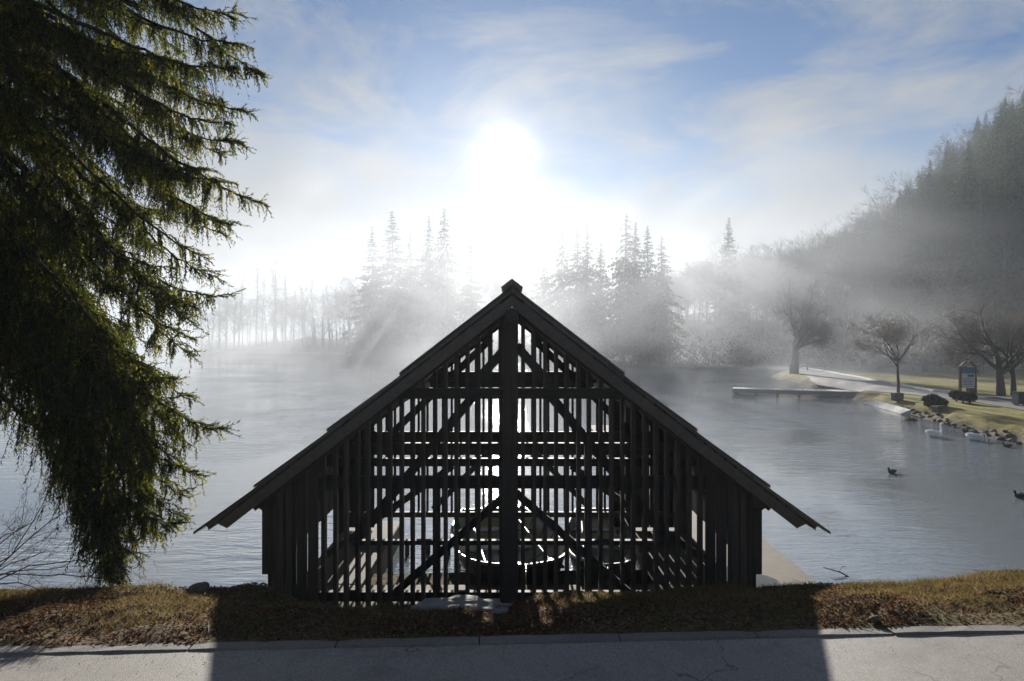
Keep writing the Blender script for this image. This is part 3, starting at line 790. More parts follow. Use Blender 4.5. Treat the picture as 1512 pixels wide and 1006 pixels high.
def spruce_meshes(rs, H, W, dens=1.0, bare=0.08, droop=0.35, ragged=0.25):
    """trunk and crown of a spruce seen from afar: whorls of drooping boughs hung with needle sprays"""
    tr = MB().tube([(0, 0, -0.3), (0.03, 0, H * 0.4), (0, 0.02, H * 0.98)], [H * 0.013, H * 0.009, 0.02], 6).mesh('trunk'); smooth(tr)
    V = []; z = H * bare
    BP0, BP1, BR = [], [], []
    while z < H * 0.985:
        f = 1 - (z - H * bare) / (H * (1 - bare))
        Lw = W * (f ** 1.05) * (0.55 + 0.45 * min(1, (1 - f) * 6 + 0.35)) + 0.05
        nb = int(5 + 3 * f) if f > 0.1 else 4
        a0 = rs.uniform(0, 6.28)
        for b in range(nb):
            if rs.uniform() < 0.10 * f + 0.03: continue
            a = a0 + 6.283 * b / nb + rs.normal(0, 0.2); L = Lw * rs.uniform(1 - ragged * 1.6, 1 + ragged)
            d = np.array([math.cos(a), math.sin(a), 0]); s_ = np.array([-math.sin(a), math.cos(a), 0])
            slope = (0.35 - 0.75 * f) * 0.6 + rs.normal(0, .08); zb = z + rs.normal(0, .012) * H * min(1, f * 3)
            nseg = max(3, int(L / 0.30)); prev = np.array([0, 0, zb])
            for k in range(1, nseg + 1):
                u = k / nseg; c = np.array([0, 0, zb]) + d * (L * u) + np.array([0, 0, 1]) * (L * (slope * u - droop * u * u + 0.16 * u ** 4))
                BP0.append(prev); BP1.append(c); BR.append(0.03 * (1 - u) + 0.008); prev = c
                wd = L * 0.36 * (1 - 0.62 * u) * (0.4 + 0.6 * min(1, u * 3))
                nl = max(2, int(dens * 3.2))
                for q in range(nl):
                    o = rs.uniform(-1, 1); base = c + s_ * (wd * o) - np.array([0, 0, 1]) * (abs(o) * wd * 0.35) + d * rs.normal(0, 0.1)
                    le = rs.uniform(0.25, 0.6) * (0.18 + 1.0 * min(1, f * 1.8))
                    dr = norm(d * rs.uniform(0.1, 0.9) + s_ * o * 0.7 + np.array([0, 0, -rs.uniform(0.25, 1.3)]))
                    w = norm(np.cross(dr, rs.normal(0, 1, 3))) * le * rs.uniform(0.16, 0.34)
                    V.append((base - w, base + w, base + dr * le))
        z += H * 0.026 * (0.55 + 0.65 * f) * rs.uniform(0.8, 1.25)
    V = np.array(V); n = len(V)
    P, Fq = prisms(BP0, BP1, BR, np.array(BR) * 0.8, 3)
    Ft = np.concatenate([Fq[:, [0, 1, 2]], Fq[:, [0, 2, 3]]])
    VV = np.concatenate([V.reshape(-1, 3), P]); FF = np.concatenate([np.arange(3 * n).reshape(-1, 3), Ft + 3 * n])
    me = poly_mesh('crown', VV, FF, 3)
    tone = np.concatenate([np.repeat(rs.uniform(0, 1, n), 3), np.full(len(P), 0.0)])
    set_attr(me, 'tone', tone)
    return tr, me
def place_tree(name, meshes, mats, loc, rz, sc, label, group=None, cat='tree', lean=0.0):
    o = empty(name, loc, rz); o.scale = (sc[0], sc[0], sc[1]) if isinstance(sc, tuple) else (sc, sc, sc); o.rotation_euler = (lean, 0, rz)
    tag(o, label, cat, group)
    for nm, me, mt in zip(('trunk', 'crown'), meshes, mats):
        if me is None: continue
        if not me.materials: me.materials.append(mt)
        c = bpy.data.objects.new(nm, me); COL.objects.link(c); c.parent = o
    return o
rs = np.random.default_rng(11)
SPR = [spruce_meshes(rs, 20, 4.4, 1.7, 0.06, 0.30), spruce_meshes(rs, 20, 4.7, 1.4, 0.10, 0.42, 0.35), spruce_meshes(rs, 20, 3.5, 1.7, 0.05, 0.25, 0.2),
       spruce_meshes(rs, 20, 4.2, 1.1, 0.16, 0.40, 0.4), spruce_meshes(rs, 20, 5.0, 1.7, 0.05, 0.38, 0.3)]
t = NT('twig_far'); t.pbr(t.ramp(t.noise(3, 3, 0.6, t.pos()), [(0.3, (0.035, 0.03, 0.026)), (0.7, (0.075, 0.062, 0.052))]), 0.95, 0.02); M['twig_far'] = t.m
SPM = (M['bark_far'], M['needles_far']); BAM = (M['bark_far'], M['twig_far'])
def larch(rs, H):
    """tall thin bare stem with short level branches, most of them near the top"""
    S = []; p = np.zeros(3); d = norm(np.array([rs.normal(0, .03), rs.normal(0, .03), 1])); n = 14; pts = []
    for i in range(n):
        d = norm(d + rs.normal(0, .022, 3) + np.array([0, 0, .05])); q = p + d * H / n; r = 0.22 * (1 - i / n) + 0.03
        S.append((p, q, r, 0.22 * (1 - (i + 1) / n) + 0.03, 0)); pts.append((p, q)); p = q
    for k in range(130):
        u = rs.uniform(0.12, 1.0) ** 0.7; i = min(n - 1, int(u * n)); b = pts[i][0] + (pts[i][1] - pts[i][0]) * rs.uniform()
        a = rs.uniform(0, 6.28); L = (0.15 + 2.6 * (1.02 - u) ** 0.6 * (1 if u > .45 else .5)) * rs.uniform(0.5, 1.1)
        dd = norm(np.array([math.cos(a), math.sin(a), rs.uniform(-.25, .5)])); c = b
        for j in range(3):
            dd = norm(dd + rs.normal(0, .2, 3)); e = c + dd * L / 3; S.append((c, e, .035 * (1 - j / 3) + .012, .035 * (1 - (j + 1) / 3) + .01, 2))
            for w in range(2):
                d3 = norm(dd + rs.normal(0, .7, 3)); S.append((e, e + d3 * L * rs.uniform(.2, .4), .014, .007, 2))
            c = e
    return S
LAR = [seg_meshes(larch(np.random.default_rng(s), 18), 'larch') for s in (1, 2, 3, 4)]
DEC = [seg_meshes(skeleton(np.random.default_rng(20 + s), 6.2, 0.20, spread=0.36, levels=6, fork=3, clear=0.4, lead=0.72, minr=0.014, nfork0=6), 'crown') for s in range(6)]

# the point across the lake on the left, tall larches thinning out towards its tip
larch_px = [(297, 452), (312, 440), (325, 398), (334, 412), (346, 425), (352, 405), (367, 452), (378, 395), (386, 408), (404, 382), (410, 398), (421, 400), (433, 428), (447, 420), (452, 432), (462, 424), (476, 425), (487, 410), (498, 428), (508, 424), (517, 408), (529, 420)]
def pos_on_land(px, D):
    x = (px - 756) / FPX * D; return Vector((x, D, lz(x, D)))
for i, (px, py) in enumerate(larch_px):
    D = np.interp(px, [290, 450, 600, 800], [205, 180, 162, 140]) + 4 + (i % 3) * 3
    b = pos_on_land(px, D); H = (CZ - (py - 500) / FPX * D) - b.z
    place_tree('larch_tree', LAR[i % 4], BAM, b, i * 1.7, H / 18, 'thin bare larch in the misty row on the point left of the boathouse roof', 'bare larches on the point across the lake')
for i, px in enumerate(range(298, 690, 12)):
    D = np.interp(px, [290, 450, 600], [203, 179, 161]) + 2.5 + (i % 3) * 4; b = pos_on_land(px, D)
    place_tree('bare_tree', DEC[i % 6], BAM, b, i * 2.3, random.uniform(0.7, 1.25), 'low bare tree among the larch stems on the misty point', 'low bare trees on the point across the lake')

# spruces behind the boathouse, left clump then right clump: (px, top py, depth, variant, label)
sp = [(550, 333, 146, 0, 'first and darkest spruce at the left end of the misty clump left of the roof'),
      (584, 308, 150, 4, 'tall pale spruce second from the left in the misty clump left of the roof'),
      (609, 336, 158, 3, 'thin faint spruce third from the left in the misty clump left of the roof'),
      (633, 316, 156, 1, 'faint sparse spruce fourth from the left in the misty clump left of the roof'),
      (656, 306, 150, 1, 'tall pale spruce at the right end of the misty clump left of the roof'),
      (697, 350, 140, 2, 'lone narrow cone-shaped spruce just left of the roof ridge'),
      (804, 360, 138, 3, 'faint thin spruce at the left end of the clump right of the ridge'),
      (826, 334, 124, 1, 'ragged spruce, second from the left in the clump right of the ridge'),
      (850, 332, 120, 3, 'ragged spruce, third from the left in the clump right of the ridge'),
      (867, 328, 118, 1, 'ragged spruce, fourth from the left in the clump right of the ridge'),
      (885, 341, 118, 3, 'shorter spruce standing left of the tallest one right of the ridge'),
      (920, 313, 112, 1, 'tallest dark spruce in the clump right of the ridge'),
      (937, 326, 112, 3, 'dark spruce close against the right side of the tallest one'),
      (958, 329, 110, 2, 'slim dark spruce second from the right end of the clump right of the ridge'),
      (977, 346, 108, 1, 'dark spruce at the right end of the clump right of the ridge'),
      (1075, 317, 128, 2, 'small pale spruce alone above the misty bare wood right of the clump')]
for i, (px, py, D, k, lab) in enumerate(sp):
    b = pos_on_land(px, D); H = (CZ - (py - 500) / FPX * D) - b.z
    W = {584: 1.15, 656: 1.05, 550: 1.1, 920: 1.2, 937: 1.0, 697: 0.95, 885: .85}.get(px, 1.0)
    place_tree('spruce_tree', SPR[k], SPM, b, i * 2.1, (H / 20 * W, H / 20), lab, 'spruces across the lake behind the boathouse', lean=[.02, -.025, .03, -.015, .0][i % 5])
for i, (px, py, D) in enumerate([(736, 372, 142), (748, 360, 144), (760, 366, 146), (722, 392, 146), (775, 395, 144), (570, 400, 158), (622, 392, 162), (672, 398, 156)]):
    b = pos_on_land(px, D); H = (CZ - (py - 500) / FPX * D) - b.z
    hh = max(v.co.z for v in DEC[i % 6][1].vertices)
    place_tree('bare_tree', DEC[i % 6], BAM, b, i, (H / hh * .8, H / hh), 'pale bare tree in the mist behind the boathouse ridge', 'bare trees in the mist behind the ridge')

# wooded hillside on the right: bare wood low down, spruces higher and to the right
rs = np.random.default_rng(5)
placed = []
def free(x, y, dmin):
    for (a, b) in placed:
        if (a - x) ** 2 + (b - y) ** 2 < dmin * dmin: return False
    placed.append((x, y)); return True
cnt = 0
for k in range(6000):
    tt = rs.uniform(0.20, 0.86); y = 92 + 95 * rs.uniform(0, 1) ** 1.25; x = tt * y
    z = lz(x, y)
    s_ = (x - 56) * 0.85 + (y - 100) * 0.35
    if s_ < (0.4 if tt > .5 else -4) or sdist(np.array([x]), np.array([y]), LAND)[0] < 4: continue
    con = rs.uniform() < np.interp(tt, [0.3, 0.5, 0.58, 0.66, 0.8], [0.0, 0.10, 0.35, 0.85, 0.95])
    if not free(x, y, 3.4 if con else 3.0): continue
    cnt += 1
    if cnt > 290: break
    if con:
        sc = rs.uniform(0.62, 1.0) * np.interp(tt, [0.4, 0.7], [0.8, 0.92])
        place_tree('spruce_tree', SPR[[0, 4, 1, 4, 0][cnt % 5]], SPM, (x, y, z - .2), rs.uniform(0, 6), (sc * rs.uniform(1.0, 1.3), sc), 'dark spruce in the wood on the steep hillside at the right', 'spruces on the hillside at the right')
    else:
        sc = rs.uniform(0.75, 1.15)
        place_tree('bare_tree', DEC[int(rs.integers(0, 6))], BAM, (x, y, z - .2), rs.uniform(0, 6), (sc, sc * np.interp(tt, [.2, .5], [.85, 1.0])), 'bare tree in the misty wood at the foot of the hill on the right', 'bare trees in the wood at the foot of the hill')
# scrub along the far water line
def scrub_mesh(seed, n=5200, L=1.0, h=1.0):
    r_ = np.random.default_rng(seed)
    c = np.stack([r_.uniform(-L / 2, L / 2, n), r_.normal(0, 0.7, n), np.abs(r_.normal(0, 0.42, n)) * h], 1)
    c[:, 2] *= 0.35 + 1.2 * fbm(c[:, 0] * 0.45, c[:, 1] * 0 + seed, seed, 3)
    d = r_.normal(0, 1, (n, 3)); d[:, 2] = np.abs(d[:, 2]) + 0.5; d /= np.linalg.norm(d, axis=1)[:, None]
    w = np.cross(d, r_.normal(0, 1, (n, 3))); w /= np.linalg.norm(w, axis=1)[:, None]
    le = r_.uniform(0.2, 0.6, n)[:, None]
    V = np.stack([c - w * le * .13, c + w * le * .13, c + d * le], 1).reshape(-1, 3)
    me = poly_mesh('scrub', V, np.arange(3 * n).reshape(-1, 3), 3); set_attr(me, 'tone', np.repeat(r_.uniform(0, 1, n), 3)); return me
pl = [(-92, 202), (-72, 190), (-53, 178.5), (-38, 168), (-24, 159.5), (-9, 147), (6, 134.5), (11, 121), (15, 110), (23, 98), (30.5, 92), (34, 99), (48, 97), (62, 92), (76, 86)]
VV, TT = [], []
for i, (a, b) in enumerate(zip(pl[:-1], pl[1:])):
    L = math.hypot(b[0] - a[0], b[1] - a[1]); me = scrub_mesh(50 + i, int(L * 190), L * 1.04, 4.2)
    n = len(me.vertices); v = np.empty(n * 3, np.float32); me.vertices.foreach_get('co', v); v = v.reshape(-1, 3)
    an = math.atan2(b[1] - a[1], b[0] - a[0]); ca, sa = math.cos(an), math.sin(an)
    X = v[:, 0] * ca - v[:, 1] * sa + (a[0] + b[0]) / 2; Y = v[:, 0] * sa + v[:, 1] * ca + (a[1] + b[1]) / 2
    VV.append(np.stack([X, Y, v[:, 2] + np.maximum(0.05, land_z(X, Y))], 1)); t_ = np.empty(n, np.float32); me.attributes['tone'].data.foreach_get('value', t_); TT.append(t_)
    bpy.data.meshes.remove(me)
VV = np.concatenate(VV); me = poly_mesh('shore_scrub', VV, np.arange(len(VV)).reshape(-1, 3), 3); set_attr(me, 'tone', np.concatenate(TT))
tag(link('shore_scrub', me, M['shrub_leaf']), 'low tangled scrub along the far water line in the mist', 'scrub', kind='stuff')

# ------------------------------------------------------------------ park shore on the right
def park_tree(name, seed, px, py, z0, H, r0, label, frost=False, **kw):
    b = gd_(px, py, z0); b.z = lz(b.x, b.y) - 0.05
    S = skeleton(np.random.default_rng(seed), H, r0, **kw)
    return place_tree(name, seg_meshes(S, name, 2, 8), (M['bark'], M['twig_frosty'] if frost else M['twig']), b, 0, 1.0, label)
park_tree('pollard_tree', 3, 1172, 552, .5, 3.8, 0.52, 'stout bare round-crowned tree on the grassy tip, in thin mist', spread=0.5, levels=6, fork=4, clear=0.6, lead=0.66, minr=0.008, nfork0=9)
park_tree('slim_tree', 8, 1327, 590, .5, 2.7, 0.11, 'slim bare young tree with frosty twigs beside the jetty', frost=True, spread=0.55, levels=6, fork=4, clear=0.7, lead=0.68, minr=0.005, nfork0=7, gravity=0.05, droop_lv=4)
park_tree('broad_tree', 14, 1366, 548, .6, 4.6, 0.40, 'broad bare reddish-brown tree behind the slim young tree', spread=0.46, levels=6, fork=4, clear=0.45, lead=0.70, minr=0.009, nfork0=8)
park_tree('leaning_tree', 22, 1478, 583, .55, 2.6, 0.30, 'thick leaning bare tree standing right of the notice board', spread=0.46, levels=6, fork=4, clear=0.4, lead=0.76, minr=0.0045, nfork0=6)
park_tree('leaning_tree', 27, 1496, 583, .55, 2.5, 0.20, 'thinner bare tree leaning right at the picture edge, beside the thick one', spread=0.46, levels=6, fork=4, clear=0.4, lead=0.78, minr=0.0045, nfork0=5)

# path with its pale kerb, laid as a sheet on the lawn
def ribbon(name, left, right, mat, dz_, n=60):
    left, right = np.array(left, float), np.array(right, float)
    def res(P):
        t_ = np.linspace(0, len(P) - 1, n); return np.stack([np.interp(t_, np.arange(len(P)), P[:, k]) for k in (0, 1)], 1)
    A, B = res(left), res(right); U = np.linspace(0, 1, 14)
    X = A[:, 0:1] + (B[:, 0:1] - A[:, 0:1]) * U; Y = A[:, 1:2] + (B[:, 1:2] - A[:, 1:2]) * U
    return link(name, grid_mesh(name, X, Y, np.maximum(land_z(X, Y), 0.3) + dz_), mat)
def g2(px, py, z=0.55): p = gd_(px, py, z); return (p.x, p.y)
far_edge = [g2(1186, 543), g2(1250, 554), g2(1320, 567), g2(1380, 578), g2(1440, 583), g2(1512, 586), g2(1600, 589)]
near_edge = [g2(1176, 547), g2(1205, 564), g2(1275, 576), g2(1350, 583), g2(1440, 593), g2(1512, 606), g2(1600, 622)]
tag(ribbon('path', near_edge, far_edge, M['path_grit'], 0.035), kind='structure')
ke = empty('path_kerb'); tag(ke, kind='structure')
pk = np.array(far_edge[:5]); 
for a, b in zip(pk[:-1], pk[1:]):
    L = np.hypot(*(b - a)); n = max(1, int(L / 1.9))
    for k in range(n):
        p, q = a + (b - a) * (k / n), a + (b - a) * ((k + 0.985) / n); mid = (p + q) / 2; z = lz(*mid) + 0.07
        MB().beam((p[0], p[1], z), (q[0], q[1], z), 0.22, 0.16, (0, 0, 1)).build('kerb_stone', M['frost'], ke)
# sloping concrete slipway slab
p = [gd_(1272, 594.5, .04), gd_(1297, 592, .36), gd_(1345, 605, .36), gd_(1330, 611, .04)]
m = MB(); top = [tuple(a) for a in p]; m.add(top + [(x, y, z - .35) for (x, y, z) in top], [(0, 3, 2, 1)[::-1], (4, 5, 6, 7)[::-1], (0, 1, 5, 4)[::-1], (1, 2, 6, 5)[::-1], (2, 3, 7, 6)[::-1], (3, 0, 4, 7)[::-1]])
m.build('slipway', M['ramp']); tag(bpy.data.objects['slipway'], 'pale frosty concrete slipway slab sloping into the lake', 'slipway')
# jetty
j = empty('jetty', (0, 0, 0)); tag(j, 'low wooden jetty with a frosted white deck reaching into the misty lake', 'jetty')
A_, B_ = gd_(1081, 574, .40), gd_(1300, 580, .40); dv = (B_ - A_); Lj = dv.length; dn = dv.normalized(); pn = Vector((-dn.y, dn.x, 0))
n = 34
for k in range(n):
    a = A_ + dn * (Lj * k / n + 0.01); b = A_ + dn * (Lj * (k + 1) / n - 0.012)
    MB().beam(a + pn * 0.7, b + pn * 0.7, 1.5, 0.05, (0, 0, 1)).build('deck_plank', M['frost'], j)
for s_ in (0.06, 1.34): MB().beam(A_ + pn * s_ - Vector((0, 0, .175)), B_ + pn * s_ - Vector((0, 0, .175)), 0.10, 0.29, (0, 0, 1)).build('stringer', M['jetty_wood'], j)
for k in range(7):
    for s_ in (0.15, 1.25):
        c = A_ + dn * (0.2 + k * (Lj - 1) / 6) + pn * s_; MB().tube([(c.x, c.y, -1.2), (c.x, c.y, 0.35)], [0.09, 0.09], 8).build('pile', M['jetty_wood'], j)
# notice board
q = gd_(1429, 583, .55); s0 = empty('notice_board', (q.x, q.y, lz(q.x, q.y))); tag(s0, 'wooden notice board with a blue heading on the lawn', 'notice board')
for sx in (-1, 1):
    MB().box((sx * .50, 0, .88), (.12, .12, 1.9)).build('post', M['sign_wood'], s0)
    MB().beam((sx * .56, 0, 1.82), (sx * .14, 0, 2.22), .07, .22, (0, 1, 0)).build('roof_board', M['sign_wood'], s0)
pn_ = MB().box((0, -.02, 1.17), (.88, .05, 1.2)).build('panel', M['sign_white'], s0)
MB().box((0, -.05, 1.60), (.86, .014, .35)).build('heading', M['sign_blue'], pn_)
MB().box((.16, -.05, 1.28), (.42, .014, .17)).build('picture', M['sign_dark'], pn_)
for k in range(5): MB().box((-.02, -.05, 1.08 - .09 * k), (.7 - .1 * (k % 2), .012, .025)).build('text_line', M['sign_dark'], pn_)
MB().box((0, -.02, 1.80), (.9, .07, .05)).build('rail', M['sign_wood'], s0); MB().box((0, -.02, .55), (.9, .07, .05)).build('rail', M['sign_wood'], s0)
q = gd_(1434, 587, .55); o = empty('litter_bin', (q.x, q.y, lz(q.x, q.y))); tag(o, 'dark slatted litter bin in front of the notice board', 'litter bin')
MB().box((0, 0, .30), (.40, .36, .6)).build('body', M['bin_dark'], o)
for k in range(5): MB().box((-.17 + .085 * k, -.195, .30), (.06, .025, .54)).build('slat', M['sign_wood'], o)
MB().box((0, 0, .625), (.44, .40, .035)).build('lid', M['bin_dark'], o)
q = gd_(1507, 600, .5); o = empty('waste_container', (q.x, q.y, lz(q.x, q.y))); tag(o, 'dark green container at the right edge beside the path', 'container')
MB().box((0, 0, .42), (.62, .5, .62), taper=.9).build('body', M['bin_green'], o); MB().box((0, 0, .75), (.62, .5, .05)).build('lid', M['bin_green'], o)
for sx in (-1, 1): MB().box((sx * .24, 0, .06), (.06, .3, .12)).build('foot', M['bin_dark'], o)
# clipped shrubs and a stone tub
def shrub(name, px, py, w, h, stem, label, seed, n=900, mat='shrub_leaf', cat='shrub', group=None):
    q = gd_(px, py, .52); o = empty(name, (q.x, q.y, lz(q.x, q.y) - .03)); tag(o, label, cat, group); r_ = np.random.default_rng(seed)
    if stem: MB().tube([(0, 0, 0), (.02, 0, stem + h * .3)], [.05, .04], 6).build('trunk', M['bark'], o)
    u = r_.normal(0, 1, (n, 3)); u /= np.linalg.norm(u, axis=1)[:, None]; rad = r_.uniform(.45, 1, n) ** .5 * (0.85 + .3 * fbm(u[:, 0] * 2 + 5, u[:, 2] * 2 + 5, seed, 3))
    c = u * rad[:, None] * np.array([w / 2, w / 2 * .9, h / 2]) + np.array([0, 0, stem + h / 2])
    d = u + r_.normal(0, .5, (n, 3)); d /= np.linalg.norm(d, axis=1)[:, None]; ww = np.cross(d, r_.normal(0, 1, (n, 3))); ww /= np.linalg.norm(ww, axis=1)[:, None]; le = r_.uniform(.08, .2, n)[:, None]
    V = np.stack([c - ww * le * .3, c + ww * le * .3, c + d * le], 1).reshape(-1, 3)
    me = poly_mesh('crown', V, np.arange(3 * n).reshape(-1, 3), 3); set_attr(me, 'tone', np.repeat(r_.uniform(0, 1, n), 3)); link('crown', me, M[mat], o); return o
shrub('clipped_shrub', 1377, 599, .95, .62, 0, 'round dark clipped shrub behind the stone tub on the shore lawn', 3)
shrub('clipped_shrub', 1386, 600, .8, .45, 0, 'low dark shrub right of the stone tub on the shore lawn', 4)
shrub('clipped_shrub', 1412, 593, .62, .36, .26, 'small clipped tree-shaped shrub, leftmost of three by the path', 5, 600)
shrub('clipped_shrub', 1422, 595, .60, .38, .24, 'small clipped tree-shaped shrub, middle of three by the path', 6, 600)
shrub('clipped_shrub', 1432, 596, .60, .36, .24, 'small clipped tree-shaped shrub, rightmost of three by the path', 7, 600)
def tub(px, py, w, h, label):
    q = gd_(px, py, .52); o = empty('stone_tub', (q.x, q.y, lz(q.x, q.y))); tag(o, label, 'planter')
    MB().box((0, 0, h / 2), (w, w * .8, h), taper=1.1).build('body', M['stone'], o); MB().box((0, 0, h + .02), (w * 1.18, w * .98, .05)).build('rim', M['stone'], o)
    MB().box((0, 0, h + .05), (w * .95, w * .75, .03)).build('soil', M['bank_soil'], o)
tub(1388, 604, .55, .3, 'square stone tub in front of the round shrub on the shore lawn')
tub(1325, 590, .50, .42, 'square stone tub at the foot of the slim young tree')
shrub('grass_tuft', 1345, 606, .55, .4, 0, 'small yellow-green tuft at the corner of the slipway slab', 12, 400, 'grass_blade', 'grass tuft')
# shed among the trees behind the lawn
q = gd_(1382, 541, .6); o = empty('garden_hut', (q.x, q.y, lz(q.x, q.y)), .1); tag(o, 'small pale hut in the gloom under the trees behind the lawn', 'hut')
MB().box((0, 0, .65), (1.5, 1.2, 1.3)).build('wall', M['pale_stone'], o); MB().beam((0, -.75, 1.36), (0, .75, 1.36), 1.8, .1, (0, 0, 1)).build('roof', M['wood_along'], o); MB().box((.2, -.62, .5), (.55, .05, 1.0)).build('door', M['sign_wood'], o)
# low rail fence behind the lawn
fe = empty('rail_fence'); tag(fe, 'low wooden rail fence across the back of the misty lawn', 'fence')
fp = [gd_(1010 + 26 * k, 545.5 - .12 * k, .75) for k in range(20)]
fp = [Vector((p.x, min(p.y, 93), max(.3, lz(p.x, min(p.y, 93))))) for p in fp if sdist(np.array([p.x]), np.array([min(p.y, 93)]), LAND)[0] > .5]
for a, b in zip(fp[:-1], fp[1:]):
    MB().box((a.x, a.y, a.z + .45), (.12, .12, 1.0)).build('post', M['jetty_wood'], fe)
    for h in (.5, .85): MB().beam(a + Vector((0, -.08, h)), b + Vector((0, -.08, h)), .05, .10, (0, 0, 1)).build('rail', M['jetty_wood'], fe)
# rocks along the waterline
def rock_mesh(seed, nu=9, nv=6, amp=.55, fr=1.7):
    v = []; f = []
    for i in range(nv + 1):
        for k in range(nu):
            th = math.pi * i / nv; ph = 2 * math.pi * k / nu; d = np.array([math.sin(th) * math.cos(ph), math.sin(th) * math.sin(ph), math.cos(th)])
            rr = 1.0 - amp * .47 + amp * float(fbm(np.array([d[0] * fr + seed * 3.1]), np.array([d[1] * fr + d[2] * 2.3]), seed, 4)[0]); v.append(tuple(d * rr * .5))
    for i in range(nv):
        for k in range(nu): f.append((i * nu + k, (i + 1) * nu + k, (i + 1) * nu + (k + 1) % nu, i * nu + (k + 1) % nu))
    return MB().add(v, f).mesh('rock')
RK = [rock_mesh(s) for s in range(1, 7)]
sh = [(20.35, 27), (20.5, 29), (20.8, 31), (21.3, 33.5), (21.9, 36), (22.3, 38), (22.8, 41)]
k = 0
for a, b in zip(sh[:-1], sh[1:]):
    for i in range(9):
        t_ = (i + random.random()) / 9; x, y = a[0] + (b[0] - a[0]) * t_ + random.uniform(-.25, .3), a[1] + (b[1] - a[1]) * t_; s_ = random.uniform(.10, .28)
        o = link('shore_rock', RK[k % 6], M['stone']); k += 1
        o.location = (x, y, max(0.02, lz(x, y)) + s_ * .08); o.scale = (s_ * 1.3, s_, s_ * .7); o.rotation_euler = (random.random(), random.random() * .4, random.random() * 6)
        tag(o, 'weathered grey stone edging the lawn along the waterline by the swans', 'rock', 'stones along the lawn shore')

# ------------------------------------------------------------------ birds
def loft(pts, rx, rz_, n=12):
    """continuous body swept along pts with elliptical rings"""
    m = MB(); pts = [Vector(p) for p in pts]; N = len(pts)
    for i, p in enumerate(pts):
        d = (pts[min(i + 1, N - 1)] - pts[max(i - 1, 0)]).normalized(); side = Vector((0, 1, 0)); up = d.cross(side) * -1
        for k in range(n):
            t_ = 2 * math.pi * k / n; m.v.append(tuple(p + side * (rx[i] * math.cos(t_)) + up * (rz_[i] * math.sin(t_))))
    for i in range(N - 1):
        for k in range(n): m.f.append((i * n + k, i * n + (k + 1) % n, (i + 1) * n + (k + 1) % n, (i + 1) * n + k))
    m.f.append(tuple(range(n))); m.f.append(tuple((N - 1) * n + k for k in range(n))[::-1]); return m
def swan(loc, rz, label, feeding=False, sc=1.0):
    o = empty('swan', loc, rz); o.scale = (sc,) * 3; tag(o, label, 'swan', 'swans by the lawn shore')
    body = [(-.52, 0, .26), (-.44, 0, .21), (-.3, 0, .16), (-.1, 0, .12), (.1, 0, .11), (.24, 0, .13), (.33, 0, .19)]
    rx = [.02, .07, .15, .215, .215, .165, .095]; rz_ = [.015, .06, .13, .18, .185, .15, .10]
    if feeding: neck = [(.40, 0, .27), (.48, 0, .33), (.57, 0, .33), (.65, 0, .26), (.69, 0, .16), (.71, 0, .07), (.73, 0, .0)]; nr = [.055, .042, .038, .036, .036, .045, .03]
    else: neck = [(.37, 0, .29), (.38, 0, .40), (.35, 0, .52), (.345, 0, .63), (.38, 0, .715), (.44, 0, .73), (.50, 0, .705)]; nr = [.058, .043, .037, .035, .042, .05, .03]
    loft(body + neck, rx + nr, rz_ + nr).build('body', M['swan_white'], o, sm=True)
    for sy in (-1, 1):
        loft([(-.50, sy * .07, .33), (-.30, sy * .15, .31), (-.05, sy * .19, .27), (.14, sy * .18, .23), (.23, sy * .14, .2)], [.01, .05, .06, .055, .015], [.02, .08, .12, .10, .02], 8).build('wing', M['swan_white'], o, sm=True)
    e = neck[-1]; dx = (.02, -.10) if feeding else (.09, -.045)
    loft([e, (e[0] + dx[0], 0, e[2] + dx[1])], [.026, .012], [.024, .008], 8).build('beak', M['swan_beak'], o, sm=True)
a = gd_(1380, 645, 0); swan((a.x, a.y, 0), R(4), 'white swan with raised neck swimming right near the shore', sc=.78)
a = gd_(1439, 650, 0); swan((a.x, a.y, 0), R(6), 'white swan with its head down at the bank, right of the other swan', True, .78)
def duck(px, py, rz, mat, label, sc=1.0):
    a = gd_(px, py, 0); o = empty('duck', (a.x, a.y, 0), rz); sc *= .75; o.scale = (sc,) * 3; tag(o, label, 'duck', 'ducks on the lake')
    loft([(-.26, 0, .13), (-.18, 0, .09), (-.04, 0, .06), (.08, 0, .06), (.14, 0, .09), (.16, 0, .15), (.17, 0, .20), (.20, 0, .225), (.235, 0, .22)],
         [.015, .06, .105, .10, .065, .042, .04, .045, .03], [.012, .05, .085, .08, .06, .042, .042, .045, .03], 10).build('body', M[mat], o, sm=True)
    loft([(.235, 0, .215), (.29, 0, .205)], [.022, .02], [.015, .006], 6).build('beak', M['swan_beak'], o)
    for sy in (-1, 1): loft([(-.22, sy * .05, .14), (-.08, sy * .09, .12), (.06, sy * .085, .10)], [.01, .025, .01], [.015, .055, .01], 6).build('wing', M[mat], o, sm=True)
duck(1317, 699, R(200), 'duck_dark', 'small dark duck alone on the open water right of the roof')
duck(1487, 660, R(150), 'duck_brown', 'small brown duck near the bank right of the swans')
duck(1424, 638, R(30), 'duck_brown', 'small brown duck at the stones between the two swans')
duck(1506, 735, R(180), 'duck_dark', 'dark duck at the right edge of the picture on open water', 1.0)
# far landing stage at the tip of the point
q = gd_(281, 523.5, .2); o = empty('landing_stage', (q.x, q.y, 0)); tag(o, 'tiny railed landing stage in the mist off the tip of the point', 'landing stage')
MB().box((0, 0, .6), (3.6, 2, .12)).build('deck', M['jetty_wood'], o)
for x in (-1.7, 0, 1.7): MB().box((x, -.9, .65), (.12, .12, 2.6)).build('post', M['jetty_wood'], o)
MB().box((0, -.9, 1.9), (3.6, .1, .1)).build('rail', M['jetty_wood'], o)

